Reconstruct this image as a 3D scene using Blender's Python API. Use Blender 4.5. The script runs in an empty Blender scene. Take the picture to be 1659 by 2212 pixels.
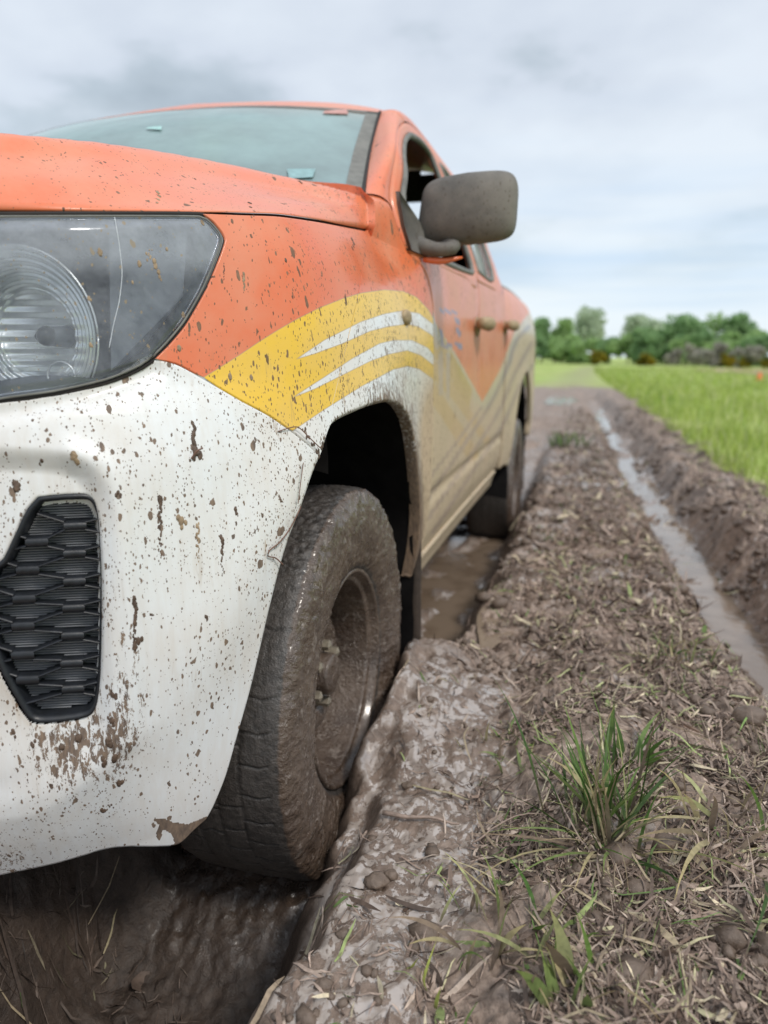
import bpy, math, random
import numpy as np
from mathutils import Vector, Matrix
rng = np.random.default_rng(7)
random.seed(7)
SC = bpy.context.scene
COL = SC.collection

# ------------------------------------------------------------------ camera
F_PX, CX, CY = 1620.0, 829.5, 1106.0            # focal length and centre in units of a 1659 x 2212 picture
PITCH = math.atan((1106 - 772) / F_PX)
YAW = math.atan((1275 - CX) / F_PX * math.cos(PITCH))
CAM = np.array([0.0, 0.0, 1.0])
FW = np.array([-math.sin(YAW) * math.cos(PITCH), math.cos(YAW) * math.cos(PITCH), -math.sin(PITCH)])
RT = np.array([math.cos(YAW), math.sin(YAW), 0.0])
UP = np.cross(RT, FW)
cd = bpy.data.cameras.new('camera')
cam = bpy.data.objects.new('camera', cd)
COL.objects.link(cam)
cam.matrix_world = Matrix(((RT[0], UP[0], -FW[0], CAM[0]), (RT[1], UP[1], -FW[1], CAM[1]), (RT[2], UP[2], -FW[2], CAM[2]), (0, 0, 0, 1)))
cd.sensor_fit = 'VERTICAL'
cd.sensor_height = 36.0
cd.lens = 36.0 * F_PX / 2212.0
cd.clip_start = 0.05
cd.clip_end = 4000
cd.dof.use_dof = True
cd.dof.focus_distance = 1.22
cd.dof.aperture_fstop = 2.6
SC.camera = cam

# ------------------------------------------------------------------ world, sun, exposure
SUN_EL, SUN_AZ = math.radians(50), math.radians(124)     # azimuth clockwise from +Y
W = bpy.data.worlds.new('World')
SC.world = W
W.use_nodes = True
wn, wl = W.node_tree.nodes, W.node_tree.links
wn.clear()
def wnode(t, **k):
    n = wn.new(t)
    for a, b in k.items(): setattr(n, a, b)
    return n
def wmath(op, a, b=None, c=None, clamp=False):
    n = wnode('ShaderNodeMath', operation=op, use_clamp=clamp)
    for i, v in enumerate((a, b, c)):
        if v is None: continue
        if isinstance(v, (int, float)): n.inputs[i].default_value = v
        else: wl.new(v, n.inputs[i])
    return n.outputs[0]
tc = wnode('ShaderNodeTexCoord')
sep = wnode('ShaderNodeSeparateXYZ'); wl.new(tc.outputs['Generated'], sep.inputs[0])
zc = wmath('MAXIMUM', sep.outputs[2], 0.0)
den = wmath('ADD', zc, 0.22)
cmb = wnode('ShaderNodeCombineXYZ')
wl.new(wmath('DIVIDE', sep.outputs[0], den), cmb.inputs[0])
wl.new(wmath('DIVIDE', sep.outputs[1], den), cmb.inputs[1])
n1 = wnode('ShaderNodeTexNoise'); n1.inputs['Scale'].default_value = 1.55; n1.inputs['Detail'].default_value = 5.5; n1.inputs['Roughness'].default_value = 0.5
mp = wnode('ShaderNodeMapping'); mp.inputs['Location'].default_value = (3.1, 0.4, 0.3)
wl.new(cmb.outputs[0], mp.inputs[0]); wl.new(mp.outputs[0], n1.inputs['Vector'])
cr = wnode('ShaderNodeValToRGB')
el = cr.color_ramp.elements
el[0].position = 0.34; el[0].color = (0.62, 0.67, 0.73, 1)
el[1].position = 0.66; el[1].color = (0.27, 0.32, 0.36, 1)
e = el.new(0.48); e.color = (0.53, 0.58, 0.65, 1)
e = el.new(0.545); e.color = (0.40, 0.46, 0.515, 1)
wl.new(n1.outputs[0], cr.inputs[0])
# clear pale blue towards the horizon behind the cloud streaks
n2 = wnode('ShaderNodeTexNoise'); n2.inputs['Scale'].default_value = 2.2; n2.inputs['Detail'].default_value = 4
mp2 = wnode('ShaderNodeMapping'); mp2.inputs['Scale'].default_value = (0.7, 0.7, 9.0)
wl.new(tc.outputs['Generated'], mp2.inputs[0]); wl.new(mp2.outputs[0], n2.inputs['Vector'])
cr2 = wnode('ShaderNodeValToRGB')
cr2.color_ramp.elements[0].position = 0.40; cr2.color_ramp.elements[0].color = (0.50, 0.63, 0.77, 1)
cr2.color_ramp.elements[1].position = 0.62; cr2.color_ramp.elements[1].color = (0.68, 0.75, 0.80, 1)
wl.new(n2.outputs[0], cr2.inputs[0])
hz = wnode('ShaderNodeMapRange'); hz.inputs['From Min'].default_value = 0.05; hz.inputs['From Max'].default_value = 0.30
hz.inputs['To Min'].default_value = 1.0; hz.inputs['To Max'].default_value = 0.0
wl.new(sep.outputs[2], hz.inputs['Value'])
mx = wnode('ShaderNodeMix', data_type='RGBA'); wl.new(hz.outputs[0], mx.inputs['Factor'])
wl.new(cr.outputs[0], mx.inputs['A']); wl.new(cr2.outputs[0], mx.inputs['B'])
# overcast skies are brighter overhead
zb = wnode('ShaderNodeMapRange'); zb.inputs['From Min'].default_value = 0.45; zb.inputs['From Max'].default_value = 0.95
zb.inputs['To Min'].default_value = 1.0; zb.inputs['To Max'].default_value = 1.6
wl.new(sep.outputs[2], zb.inputs['Value'])
vm = wnode('ShaderNodeVectorMath', operation='SCALE'); wl.new(mx.outputs['Result'], vm.inputs[0]); wl.new(zb.outputs[0], vm.inputs['Scale'])
bgc = wnode('ShaderNodeBackground'); wl.new(vm.outputs[0], bgc.inputs[0]); bgc.inputs[1].default_value = 1.0
sky = wnode('ShaderNodeTexSky', sky_type='NISHITA'); sky.sun_disc = False
sky.sun_elevation = SUN_EL; sky.sun_rotation = SUN_AZ; sky.dust_density = 3.0
bgs = wnode('ShaderNodeBackground'); wl.new(sky.outputs[0], bgs.inputs[0]); bgs.inputs[1].default_value = 0.1
ms = wnode('ShaderNodeMixShader'); ms.inputs[0].default_value = 0.88
wl.new(bgs.outputs[0], ms.inputs[1]); wl.new(bgc.outputs[0], ms.inputs[2])
wo = wnode('ShaderNodeOutputWorld'); wl.new(ms.outputs[0], wo.inputs[0])

sd_ = bpy.data.lights.new('sun', 'SUN'); sd_.energy = 1.5; sd_.angle = math.radians(10); sd_.color = (1.0, 0.94, 0.86)
sun = bpy.data.objects.new('sun', sd_); COL.objects.link(sun)
sdir = Vector((math.sin(SUN_AZ) * math.cos(SUN_EL), math.cos(SUN_AZ) * math.cos(SUN_EL), math.sin(SUN_EL)))
sun.rotation_euler = sdir.to_track_quat('Z', 'Y').to_euler()
sun.location = (3, -4, 8)
SC.view_settings.view_transform = 'Standard'
SC.view_settings.look = 'None'
SC.view_settings.exposure = 0.46
SC.view_settings.gamma = 1.0

# ------------------------------------------------------------------ maths helpers
def ray(px, py):
    px = np.asarray(px, float)[..., None]; py = np.asarray(py, float)[..., None]
    return FW + RT * (px - CX) / F_PX - UP * (py - CY) / F_PX
def at(px, py, x=None, y=None, z=None):
    d = ray(px, py)
    if x is not None: t = (x - CAM[0]) / d[..., 0]
    elif y is not None: t = (y - CAM[1]) / d[..., 1]
    else: t = (z - CAM[2]) / d[..., 2]
    return CAM + d * t[..., None]
def proj(P):
    v = np.asarray(P, float) - CAM; w = v @ FW
    return np.stack([CX + F_PX * (v @ RT) / w, CY - F_PX * (v @ UP) / w], -1)
def sstep(a, b, t):
    t = np.clip((np.asarray(t, float) - a) / (b - a), 0, 1); return t * t * (3 - 2 * t)
def resample(P, n, smooth=True):
    P = np.asarray(P, float)
    if smooth and len(P) > 2:                                   # centripetal-ish Catmull-Rom, then equal arc length
        Q = []
        E_ = np.vstack([2 * P[0] - P[1], P, 2 * P[-1] - P[-2]])
        t = np.linspace(0, 1, 14, endpoint=False)[:, None]
        for i in range(1, len(E_) - 2):
            p0, p1, p2, p3 = E_[i - 1:i + 3]
            k = 0.38
            m1 = k * (p2 - p0); m2 = k * (p3 - p1)
            lim = np.linalg.norm(p2 - p1) * 1.0
            for m in (m1, m2):
                l = np.linalg.norm(m)
                if l > lim: m *= lim / l
            Q.append((2*t**3-3*t**2+1)*p1 + (t**3-2*t**2+t)*m1 + (-2*t**3+3*t**2)*p2 + (t**3-t**2)*m2)
        P = np.vstack(Q + [P[-1:]])
    s = np.concatenate([[0], np.cumsum(np.linalg.norm(np.diff(P, axis=0), axis=1))])
    u = np.linspace(0, s[-1], n)
    return np.stack([np.interp(u, s, P[:, k]) for k in range(P.shape[1])], -1)
def coons(top, right, bottom, left, nu, nv, smooth=True):
    T, B = resample(top, nu, smooth), resample(bottom, nu, smooth)
    L, R = resample(left, nv, smooth), resample(right, nv, smooth)
    u = np.linspace(0, 1, nu)[None, :, None]; v = np.linspace(0, 1, nv)[:, None, None]
    S = (1-v)*T[None] + v*B[None] + (1-u)*L[:, None] + u*R[:, None]
    S -= (1-u)*(1-v)*T[0] + u*(1-v)*T[-1] + (1-u)*v*B[0] + u*v*B[-1]
    return S
def grid_faces(nv, nu, wrap=False, off=0):
    i = np.arange(nv - 1)[:, None]; j = np.arange(nu if wrap else nu - 1)[None, :]
    j2 = (j + 1) % nu
    return np.stack([i*nu+j, (i+1)*nu+j, (i+1)*nu+j2, i*nu+j2], -1).reshape(-1, 4) + off
def in_poly(P, poly):
    poly = np.asarray(poly, float); x, y = P[..., 0], P[..., 1]
    c = np.zeros(x.shape, bool); n = len(poly)
    for i in range(n):
        x1, y1 = poly[i]; x2, y2 = poly[(i+1) % n]
        if y1 == y2: continue
        m = ((y1 > y) != (y2 > y)) & (x < (x2-x1)*(y-y1)/(y2-y1)+x1)
        c ^= m
    return c
def dist_line(P, line):
    line = np.asarray(line, float); d = np.full(P.shape[:-1], 1e9)
    for a, b in zip(line[:-1], line[1:]):
        ab = b - a; t = np.clip(((P - a) @ ab) / max(ab @ ab, 1e-12), 0, 1)
        d = np.minimum(d, np.linalg.norm(P - (a + t[..., None]*ab), axis=-1))
    return d
def sdist(P, poly):
    poly = np.asarray(poly, float)
    d = dist_line(P, np.vstack([poly, poly[:1]]))
    return np.where(in_poly(P, poly), d, -d)
# gradient noise
_perm = rng.permutation(512)
_gr = rng.normal(size=(512, 3)); _gr /= np.linalg.norm(_gr, axis=1)[:, None]
def noise3(x, y, z):
    x, y, z = np.broadcast_arrays(np.asarray(x, float), np.asarray(y, float), np.asarray(z, float))
    xi, yi, zi = np.floor(x).astype(int), np.floor(y).astype(int), np.floor(z).astype(int)
    xf, yf, zf = x-xi, y-yi, z-zi
    f = lambda t: t*t*t*(t*(t*6-15)+10)
    u, v, w = f(xf), f(yf), f(zf)
    def g(i, j, k):
        h = _perm[(_perm[(_perm[(xi+i) & 511] + yi+j) & 511] + zi+k) & 511]
        G = _gr[h]
        return G[..., 0]*(xf-i) + G[..., 1]*(yf-j) + G[..., 2]*(zf-k)
    a = g(0,0,0)*(1-u)+g(1,0,0)*u; b = g(0,1,0)*(1-u)+g(1,1,0)*u
    c = g(0,0,1)*(1-u)+g(1,0,1)*u; d = g(0,1,1)*(1-u)+g(1,1,1)*u
    return ((a*(1-v)+b*v)*(1-w) + (c*(1-v)+d*v)*w) * 1.6
def fbm(x, y, z, o=4, g=0.5, ridged=False):
    s, a, t = 0, 1.0, 0
    for k in range(o):
        n = noise3(x*2**k+k*17.3, y*2**k+k*5.1, z*2**k+k*9.7)
        if ridged: n = 1 - 2*np.abs(n)
        s = s + a*n; t += a; a *= g
    return s/t
def worley(x, y, z=0.0, seed=0):                                 # F1, F2 and a random per cell
    x, y = np.broadcast_arrays(np.asarray(x, float), np.asarray(y, float))
    xi, yi = np.floor(x).astype(int), np.floor(y).astype(int)
    f1 = np.full(x.shape, 9.0); f2 = np.full(x.shape, 9.0); r = np.zeros(x.shape)
    for i in (-1, 0, 1):
        for j in (-1, 0, 1):
            cx_, cy_ = xi+i, yi+j
            h = _perm[(_perm[(cx_+seed) & 511] + cy_) & 511]; h2 = _perm[(h + 131) & 511]; h3 = _perm[(h2+77) & 511]
            dx = cx_ + (h % 512)/512. - x; dy = cy_ + (h2 % 512)/512. - y
            d = np.sqrt(dx*dx+dy*dy)
            n = d < f1
            f2 = np.where(n, f1, np.minimum(f2, d)); r = np.where(n, (h3 % 512)/512., r); f1 = np.where(n, d, f1)
    return f1, f2, r

# ------------------------------------------------------------------ object helpers
def tag(o, label=None, cat=None, group=None, kind=None):
    if label: o['label'] = label
    if cat: o['category'] = cat
    if group: o['group'] = group
    if kind: o['kind'] = kind
    return o
ROOTLOC = {}
def empty(name, loc, label=None, cat=None, group=None):
    o = bpy.data.objects.new(name, None); COL.objects.link(o); o.location = loc; o.empty_display_size = 0.2
    ROOTLOC[o.name] = np.array(loc, float)
    return tag(o, label, cat, group)
def mesh(name, V, Fc, mat=None, smooth=True, attrs=None, uv=None):
    """V (n,3); Fc an (m,k) array or a list of index tuples"""
    me = bpy.data.meshes.new(name)
    V = np.ascontiguousarray(V, dtype=np.float32)
    if isinstance(Fc, np.ndarray) and Fc.ndim == 2:
        m, k = Fc.shape
        me.vertices.add(len(V)); me.vertices.foreach_set('co', V.ravel())
        me.loops.add(m*k); me.loops.foreach_set('vertex_index', Fc.astype(np.int32).ravel())
        me.polygons.add(m); me.polygons.foreach_set('loop_start', (np.arange(m)*k).astype(np.int32))
        try: me.polygons.foreach_set('loop_total', np.full(m, k, np.int32))
        except Exception: pass
        me.update(calc_edges=True)
    else:
        me.from_pydata([tuple(v) for v in V.tolist()], [], [tuple(int(i) for i in f) for f in Fc]); me.update()
    me.validate()
    if smooth: me.polygons.foreach_set('use_smooth', np.ones(len(me.polygons), bool))
    if attrs:
        for k_, a in attrs.items():
            a = np.asarray(a, np.float32)
            if a.ndim == 1:
                at_ = me.attributes.new(k_, 'FLOAT', 'POINT'); at_.data.foreach_set('value', a)
            else:
                if a.shape[1] == 3: a = np.hstack([a, np.ones((len(a), 1), np.float32)])
                at_ = me.attributes.new(k_, 'FLOAT_COLOR', 'POINT'); at_.data.foreach_set('color', a.ravel())
    if mat: me.materials.append(mat)
    return me
def obj(name, V, Fc, mat=None, parent=None, smooth=True, attrs=None, kind=None, label=None, solid=0.0, bevel=0.0, root=None):
    V = np.asarray(V, float).reshape(-1, 3)
    r = parent
    while r is not None and r.name not in ROOTLOC: r = r.parent
    if r is not None: V = V - ROOTLOC[r.name]
    me = mesh(name, V, Fc, mat, smooth, attrs)
    o = bpy.data.objects.new(name, me); COL.objects.link(o)
    if parent is not None: o.parent = parent
    if kind: o['kind'] = kind
    if label: o['label'] = label
    if solid:
        m = o.modifiers.new('solid', 'SOLIDIFY'); m.thickness = solid; m.offset = -1 if solid > 0 else 1; m.thickness = abs(solid)
    if bevel:
        m = o.modifiers.new('bevel', 'BEVEL'); m.width = bevel; m.segments = 2; m.limit_method = 'ANGLE'
    return o
class MB:                                                        # collects simple shapes into one mesh
    def __init__(s): s.v = []; s.f = []; s.n = 0
    def add(s, V, Fc):
        V = np.asarray(V, float).reshape(-1, 3)
        s.f += [tuple(int(i)+s.n for i in f) for f in Fc]; s.v.append(V); s.n += len(V)
    def box(s, c, h, M=None):
        c = np.array(c, float)
        V = np.array([[i, j, k] for i in (-1, 1) for j in (-1, 1) for k in (-1, 1)], float)*np.array(h)
        if M is not None: V = V @ np.array(M).T
        s.add(V + c, [(0,1,3,2), (4,6,7,5), (0,4,5,1), (2,3,7,6), (0,2,6,4), (1,5,7,3)])
    def tube(s, P, r, n=8, caps=True):
        P = np.asarray(P, float); r = np.broadcast_to(r, (len(P),))
        T = np.gradient(P, axis=0); T /= np.linalg.norm(T, axis=1)[:, None] + 1e-12
        a = np.array([0, 0, 1.0]) if abs(T[0][2]) < 0.9 else np.array([1.0, 0, 0])
        V = []
        for i in range(len(P)):
            u = np.cross(T[i], a); u /= np.linalg.norm(u) + 1e-12; w = np.cross(T[i], u)
            th = np.arange(n)*2*math.pi/n
            V.append(P[i] + r[i]*(np.cos(th)[:, None]*u + np.sin(th)[:, None]*w))
        Fc = grid_faces(len(P), n, True).tolist()
        if caps: Fc += [tuple(range(n)), tuple(range((len(P)-1)*n, len(P)*n))[::-1]]
        s.add(np.vstack(V), Fc)
    def build(s, name, mat, parent=None, **k):
        return obj(name, np.vstack(s.v), s.f, mat, parent, **k)
def ico(sub=2):
    import bmesh
    bm = bmesh.new(); bmesh.ops.create_icosphere(bm, subdivisions=sub, radius=1.0)
    V = np.array([v.co[:] for v in bm.verts]); Fc = np.array([[v.index for v in f.verts] for f in bm.faces]); bm.free()
    return V, Fc

# ------------------------------------------------------------------ materials
class NT:
    def __init__(s, name):
        s.m = bpy.data.materials.new(name); s.m.use_nodes = True
        s.t = s.m.node_tree; s.n = s.t.nodes; s.l = s.t.links; s.n.clear()
        s.out = s.n.new('ShaderNodeOutputMaterial'); s.tc = s.n.new('ShaderNodeTexCoord')
    def node(s, t, inp=None, **k):
        n = s.n.new(t)
        for a, b in k.items(): setattr(n, a, b)
        for a, b in (inp or {}).items(): s.set(n.inputs[a], b)
        return n
    def set(s, sock, v):
        if hasattr(v, 'is_linked') or isinstance(v, bpy.types.NodeSocket): s.l.new(v, sock)
        elif isinstance(v, (tuple, list)) and len(v) == 3 and sock.type == 'RGBA': sock.default_value = (*v, 1)
        elif sock.type == 'RGBA' and isinstance(v, (int, float)): sock.default_value = (v, v, v, 1)
        else: sock.default_value = v
    def math(s, op, a, b=None, c=None, clamp=False):
        n = s.node('ShaderNodeMath', operation=op, use_clamp=clamp)
        for i, v in enumerate((a, b, c)):
            if v is not None: s.set(n.inputs[i], v)
        return n.outputs[0]
    def mix(s, f, a, b, blend='MIX'):
        n = s.node('ShaderNodeMix', data_type='RGBA', blend_type=blend)
        s.set(n.inputs['Factor'], f); s.set(n.inputs['A'], a); s.set(n.inputs['B'], b)
        return n.outputs['Result']
    def rng(s, v, a, b, c=0.0, d=1.0, smooth=False):
        n = s.node('ShaderNodeMapRange', interpolation_type='SMOOTHSTEP' if smooth else 'LINEAR')
        s.set(n.inputs['Value'], v); n.inputs['From Min'].default_value = a; n.inputs['From Max'].default_value = b
        n.inputs['To Min'].default_value = c; n.inputs['To Max'].default_value = d
        return n.outputs[0]
    def coords(s, scale=(1, 1, 1), rot=(0, 0, 0), loc=(0, 0, 0), src='Object'):
        n = s.node('ShaderNodeMapping', {'Scale': scale, 'Rotation': rot, 'Location': loc})
        s.l.new(s.tc.outputs[src], n.inputs[0]); return n.outputs[0]
    def noise(s, vec, scale, detail=3, rough=0.5, dist=0.0):
        n = s.node('ShaderNodeTexNoise', {'Scale': scale, 'Detail': detail, 'Roughness': rough, 'Distortion': dist})
        if vec is not None: s.l.new(vec, n.inputs['Vector'])
        return n.outputs[0]
    def voro(s, vec, scale, feature='F1', rnd=1.0):
        n = s.node('ShaderNodeTexVoronoi', {'Scale': scale, 'Randomness': rnd}, feature=feature)
        s.l.new(vec, n.inputs['Vector']); return n
    def attr(s, name, col=False):
        n = s.node('ShaderNodeAttribute', attribute_name=name); return n.outputs['Color' if col else 'Fac']
    def bsdf(s, col, rough=0.5, bump=None, bstr=0.3, bdist=0.01, metal=0.0, spec=0.5, coat=0.0, **k):
        n = s.node('ShaderNodeBsdfPrincipled')
        s.set(n.inputs['Base Color'], col); s.set(n.inputs['Roughness'], rough); s.set(n.inputs['Metallic'], metal)
        s.set(n.inputs['Specular IOR Level'], spec); s.set(n.inputs['Coat Weight'], coat)
        n.inputs['Coat Roughness'].default_value = 0.15
        for a, b in k.items(): s.set(n.inputs[a], b)
        if bump is not None:
            b = s.node('ShaderNodeBump', {'Strength': bstr, 'Distance': bdist, 'Height': bump})
            s.l.new(b.outputs[0], n.inputs['Normal'])
        return n.outputs[0]
    def done(s, sh): s.l.new(sh, s.out.inputs['Surface']); return s.m
def simple(name, col, rough=0.5, metal=0.0, var=0.25, scale=20, bump=0.1, spec=0.5, coat=0.0, bdist=0.004):
    t = NT(name)
    v = t.noise(t.coords(), scale, 4, 0.6)
    c = t.mix(t.rng(v, 0.3, 0.7), tuple(x*(1-var) for x in col), tuple(min(1, x*(1+var)) for x in col))
    return t.done(t.bsdf(c, rough, v, bump, bdist, metal, spec, coat))
MUD = (0.115, 0.078, 0.055); MUD_DRY = (0.21, 0.16, 0.12); DUST = (0.40, 0.31, 0.19)
def splat(t, dens, stretch=0.55, rot=(0, 0, 0)):
    """mud flecks: mask 0..1 from several sizes of droplets; dens is a socket or number 0..1"""
    warp = t.noise(t.coords(), 45, 2, 0.5)
    masks = []
    for sc_, thr, rad in ((48, 0.86, 0.26), (90, 0.66, 0.28), (190, 0.42, 0.32), (380, 0.36, 0.36)):
        vec = t.coords((1, 1, stretch), rot)
        add = t.node('ShaderNodeVectorMath', operation='ADD'); t.l.new(vec, add.inputs[0])
        nz = t.node('ShaderNodeTexNoise', {'Scale': sc_*1.3, 'Detail': 2.0}); t.l.new(vec, nz.inputs['Vector'])
        sc2 = t.node('ShaderNodeVectorMath', operation='SCALE'); t.l.new(nz.outputs['Color'], sc2.inputs[0]); sc2.inputs['Scale'].default_value = 0.7/sc_
        t.l.new(sc2.outputs[0], add.inputs[1])
        v = t.voro(add.outputs[0], sc_)
        sp = t.node('ShaderNodeSeparateColor'); t.l.new(v.outputs['Color'], sp.inputs[0])
        # cell exists when its random exceeds a threshold that falls with density
        lim = t.math('MULTIPLY_ADD', dens, -(1-thr)*2.6 if sc_ < 100 else -0.9, 1.0)
        on = t.math('GREATER_THAN', sp.outputs[0], lim)
        r = t.math('MULTIPLY', t.math('POWER', sp.outputs[1], 1.6), rad)
        inside = t.math('LESS_THAN', v.outputs['Distance'], t.math('ADD', r, 0.07))
        masks.append(t.math('MULTIPLY', on, inside))
    m = masks[0]
    for k in masks[1:]: m = t.math('MAXIMUM', m, k)
    return m
def paint_mat(name, mode):
    t = NT(name)
    ORANGE, YEL, WHT = (0.70, 0.150, 0.050), (0.80, 0.50, 0.012), (0.74, 0.76, 0.77)
    if mode == 'fender':
        so, sy = t.attr('sd_orange'), t.attr('sd_yellow')
        edge = lambda s_: t.rng(s_, -0.4, 0.4)
        col = t.mix(edge(sy), WHT, YEL); col = t.mix(edge(so), col, ORANGE)
        # thin dirt line collected at the sticker edges
        ln = t.math('MINIMUM', t.math('ABSOLUTE', so), t.math('ABSOLUTE', sy))
        col = t.mix(t.math('MULTIPLY', t.rng(ln, 0.5, 1.6, 1, 0), 0.55), col, (0.30, 0.22, 0.12))
    elif mode == 'vcol': col = t.attr('pc', True)
    elif mode == 'orange': col = ORANGE
    else: col = WHT
    mud, dust = t.attr('mud'), t.attr('dust')
    big = t.noise(t.coords(), 6, 5, 0.6)
    fine = t.noise(t.coords((1, 1, 0.25)), 160, 3, 0.65)
    vfine = t.noise(t.coords((1, 1, 0.12)), 70, 4, 0.7)
    film = t.math('MULTIPLY', t.rng(t.math('ADD', t.math('MULTIPLY', big, 0.5), t.math('MULTIPLY', vfine, 0.5)), 0.38, 0.62), dust, clamp=True)
    film = t.math('MAXIMUM', film, t.rng(dust, 0.45, 1.0), clamp=True)
    col = t.mix(t.math('MULTIPLY', film, 0.92), col, (0.46, 0.34, 0.20))
    # pale dried haze on all of it
    col = t.mix(t.math('MULTIPLY', t.rng(big, 0.35, 0.7), 0.24 if mode != 'white' else 0.07), col, (0.66, 0.48, 0.36))
    mud = t.math('MULTIPLY', mud, t.rng(t.noise(t.coords(), 7.5, 3, .55), .38, .62, .35, 1.45))
    stk = t.noise(t.coords((1, 1, .07)), 75, 4, .7); smear = t.math('MULTIPLY', t.rng(stk, .56, .66, smooth=True), t.math('MULTIPLY', t.rng(t.noise(t.coords(), 16, 3, .6), .48, .6), t.rng(mud, .2, .8)))
    col = t.mix(t.math('MULTIPLY', smear, .62), col, (.34, .23, .13))
    sm = splat(t, mud, 0.36 if mode != 'white' else 0.55)
    # crusty texture where mud is heavy
    cr_ = t.noise(t.coords((1, 1, 0.35)), 120, 5, 0.75, 0.5)
    heavy = t.math('GREATER_THAN', t.math('ADD', cr_, t.math('MULTIPLY', t.attr('crust'), 0.5)), 0.76)
    m = t.math('MAXIMUM', sm, heavy)
    mc = t.mix(t.rng(fine, 0.35, 0.65), (0.085, 0.052, 0.034), (0.21, 0.135, 0.082))
    col2 = t.mix(t.math('MULTIPLY', m, 0.93), col, mc)
    h = t.math('ADD', t.math('MULTIPLY', m, 1.0), t.math('MULTIPLY', fine, 0.15))
    rough = t.mix(m, t.mix(film, t.rng(big, 0.3, 0.7, 0.30, 0.5), 0.8), 0.65)
    sh = t.bsdf(col2, rough, h, 0.55, 0.0016, spec=0.42, coat=t.math('MULTIPLY', t.math('SUBTRACT', 1.0, t.math('MAXIMUM', m, film), clamp=True), 0.35))
    return t.done(sh)
M_fender = paint_mat('fender_paint', 'fender'); M_vcol = paint_mat('striped_paint', 'vcol')
M_orange = paint_mat('orange_paint', 'orange'); M_white = paint_mat('white_paint', 'white')
def mud_mat(name, wet=0.5, c0=(0.105, 0.072, 0.053), c1=(0.20, 0.150, 0.118), scale=1.0, patchy=True, bst=0.7):
    t = NT(name)
    P = t.coords()
    a = t.noise(P, 9*scale, 6, 0.6, 0.3); b = t.noise(P, 60*scale, 6, 0.65, 0.6); c = t.noise(P, 260*scale, 3, 0.6)
    w = t.attr('wet') if patchy else wet
    col = t.mix(t.rng(t.math('ADD', t.math('MULTIPLY', a, .5), t.math('MULTIPLY', b, .5)), 0.36, 0.64), c0, c1)
    h = t.math('ADD', t.math('MULTIPLY', b, 1.0), t.math('MULTIPLY', c, 0.22))
    if patchy:
        vv = t.noise(t.coords((1, 0.7, 1)), 34*scale, 4, 0.55, 1.6)
        film = t.math('MULTIPLY', t.rng(vv, 0.47, 0.52, smooth=True), t.rng(w, 0.25, 0.7))     # thin water and slurry lying in the lows
        rough = t.mix(film, t.mix(w, 0.62, 0.36), 0.13)
        hh = t.mix(film, h, t.math('MULTIPLY', h, 0.12))
        h = t.math('ADD', hh, t.math('MULTIPLY', film, 0.25))
        col = t.mix(t.math('MULTIPLY', film, 0.5), col, (0.20, 0.165, 0.14))
        sh = t.bsdf(col, rough, h, bst, 0.006, spec=0.6)
    else:
        rough = t.rng(b, 0.35, 0.65, 0.75-0.5*wet, 0.95-0.6*wet)
        sh = t.bsdf(col, rough, h, bst, 0.006, spec=0.5)
    return t.done(sh)
M_ground = mud_mat('wet_mud'); M_ground_d = None
M_tyremud = mud_mat('tyre_mud', 0.45, (0.055, 0.044, 0.037), (0.105, 0.083, 0.07), 1.3, False, 0.5)
M_lump = mud_mat('mud_lump', 0.6, (0.10, 0.07, 0.05), (0.17, 0.125, 0.095), 1.5, False, 0.5)
M_rubber = simple('black_rubber', (0.02, 0.02, 0.02), 0.7, var=0.3, scale=40)
M_black = simple('black_plastic', (0.012, 0.014, 0.018), 0.42, var=0.4, scale=60, bump=0.15)
M_dark = simple('wheel_well_lining', (0.010, 0.009, 0.009), 0.9, var=0.4, scale=15, spec=.08)
M_seal = simple('grey_seal', (0.16, 0.16, 0.145), 0.7, var=0.25, scale=30)
M_seam = simple('seam_shadow_rubber', (0.02, 0.016, 0.014), 0.8)
M_chrome = simple('reflector_metal', (0.93, 0.94, 0.96), 0.28, 0.6, 0.03, 30, 0.02)
M_bulb = simple('bulb_cap', (0.06, 0.065, 0.07), 0.3)
M_house = simple('lamp_housing', (0.12, 0.135, 0.155), 0.5, var=0.2)
M_cabin = simple('cabin_trim', (0.03, 0.033, 0.036), 0.8)
M_seat = simple('seat_cloth', (0.05, 0.052, 0.058), 0.9)
M_steel = simple('muddy_steel', (0.30, 0.26, 0.20), 0.5, 0.5, 0.3, 60, 0.3)
def mirror_mat():
    t = NT('dusty_mirror_shell'); P = t.coords()
    n = t.noise(P, 35, 5, 0.65); n2 = t.noise(P, 9, 3, 0.5)
    c = t.mix(t.rng(t.math('ADD', t.math('MULTIPLY', n, .3), t.math('MULTIPLY', n2, .7)), 0.36, 0.64), (0.10, 0.096, 0.090), (0.19, 0.175, 0.155)); c = t.mix(t.math('MULTIPLY', splat(t, 0.35), 0.5), c, (0.07, 0.05, 0.035))
    return t.done(t.bsdf(c, 0.7, n, 0.3, 0.002, spec=0.3))
M_mirror = mirror_mat()
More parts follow.
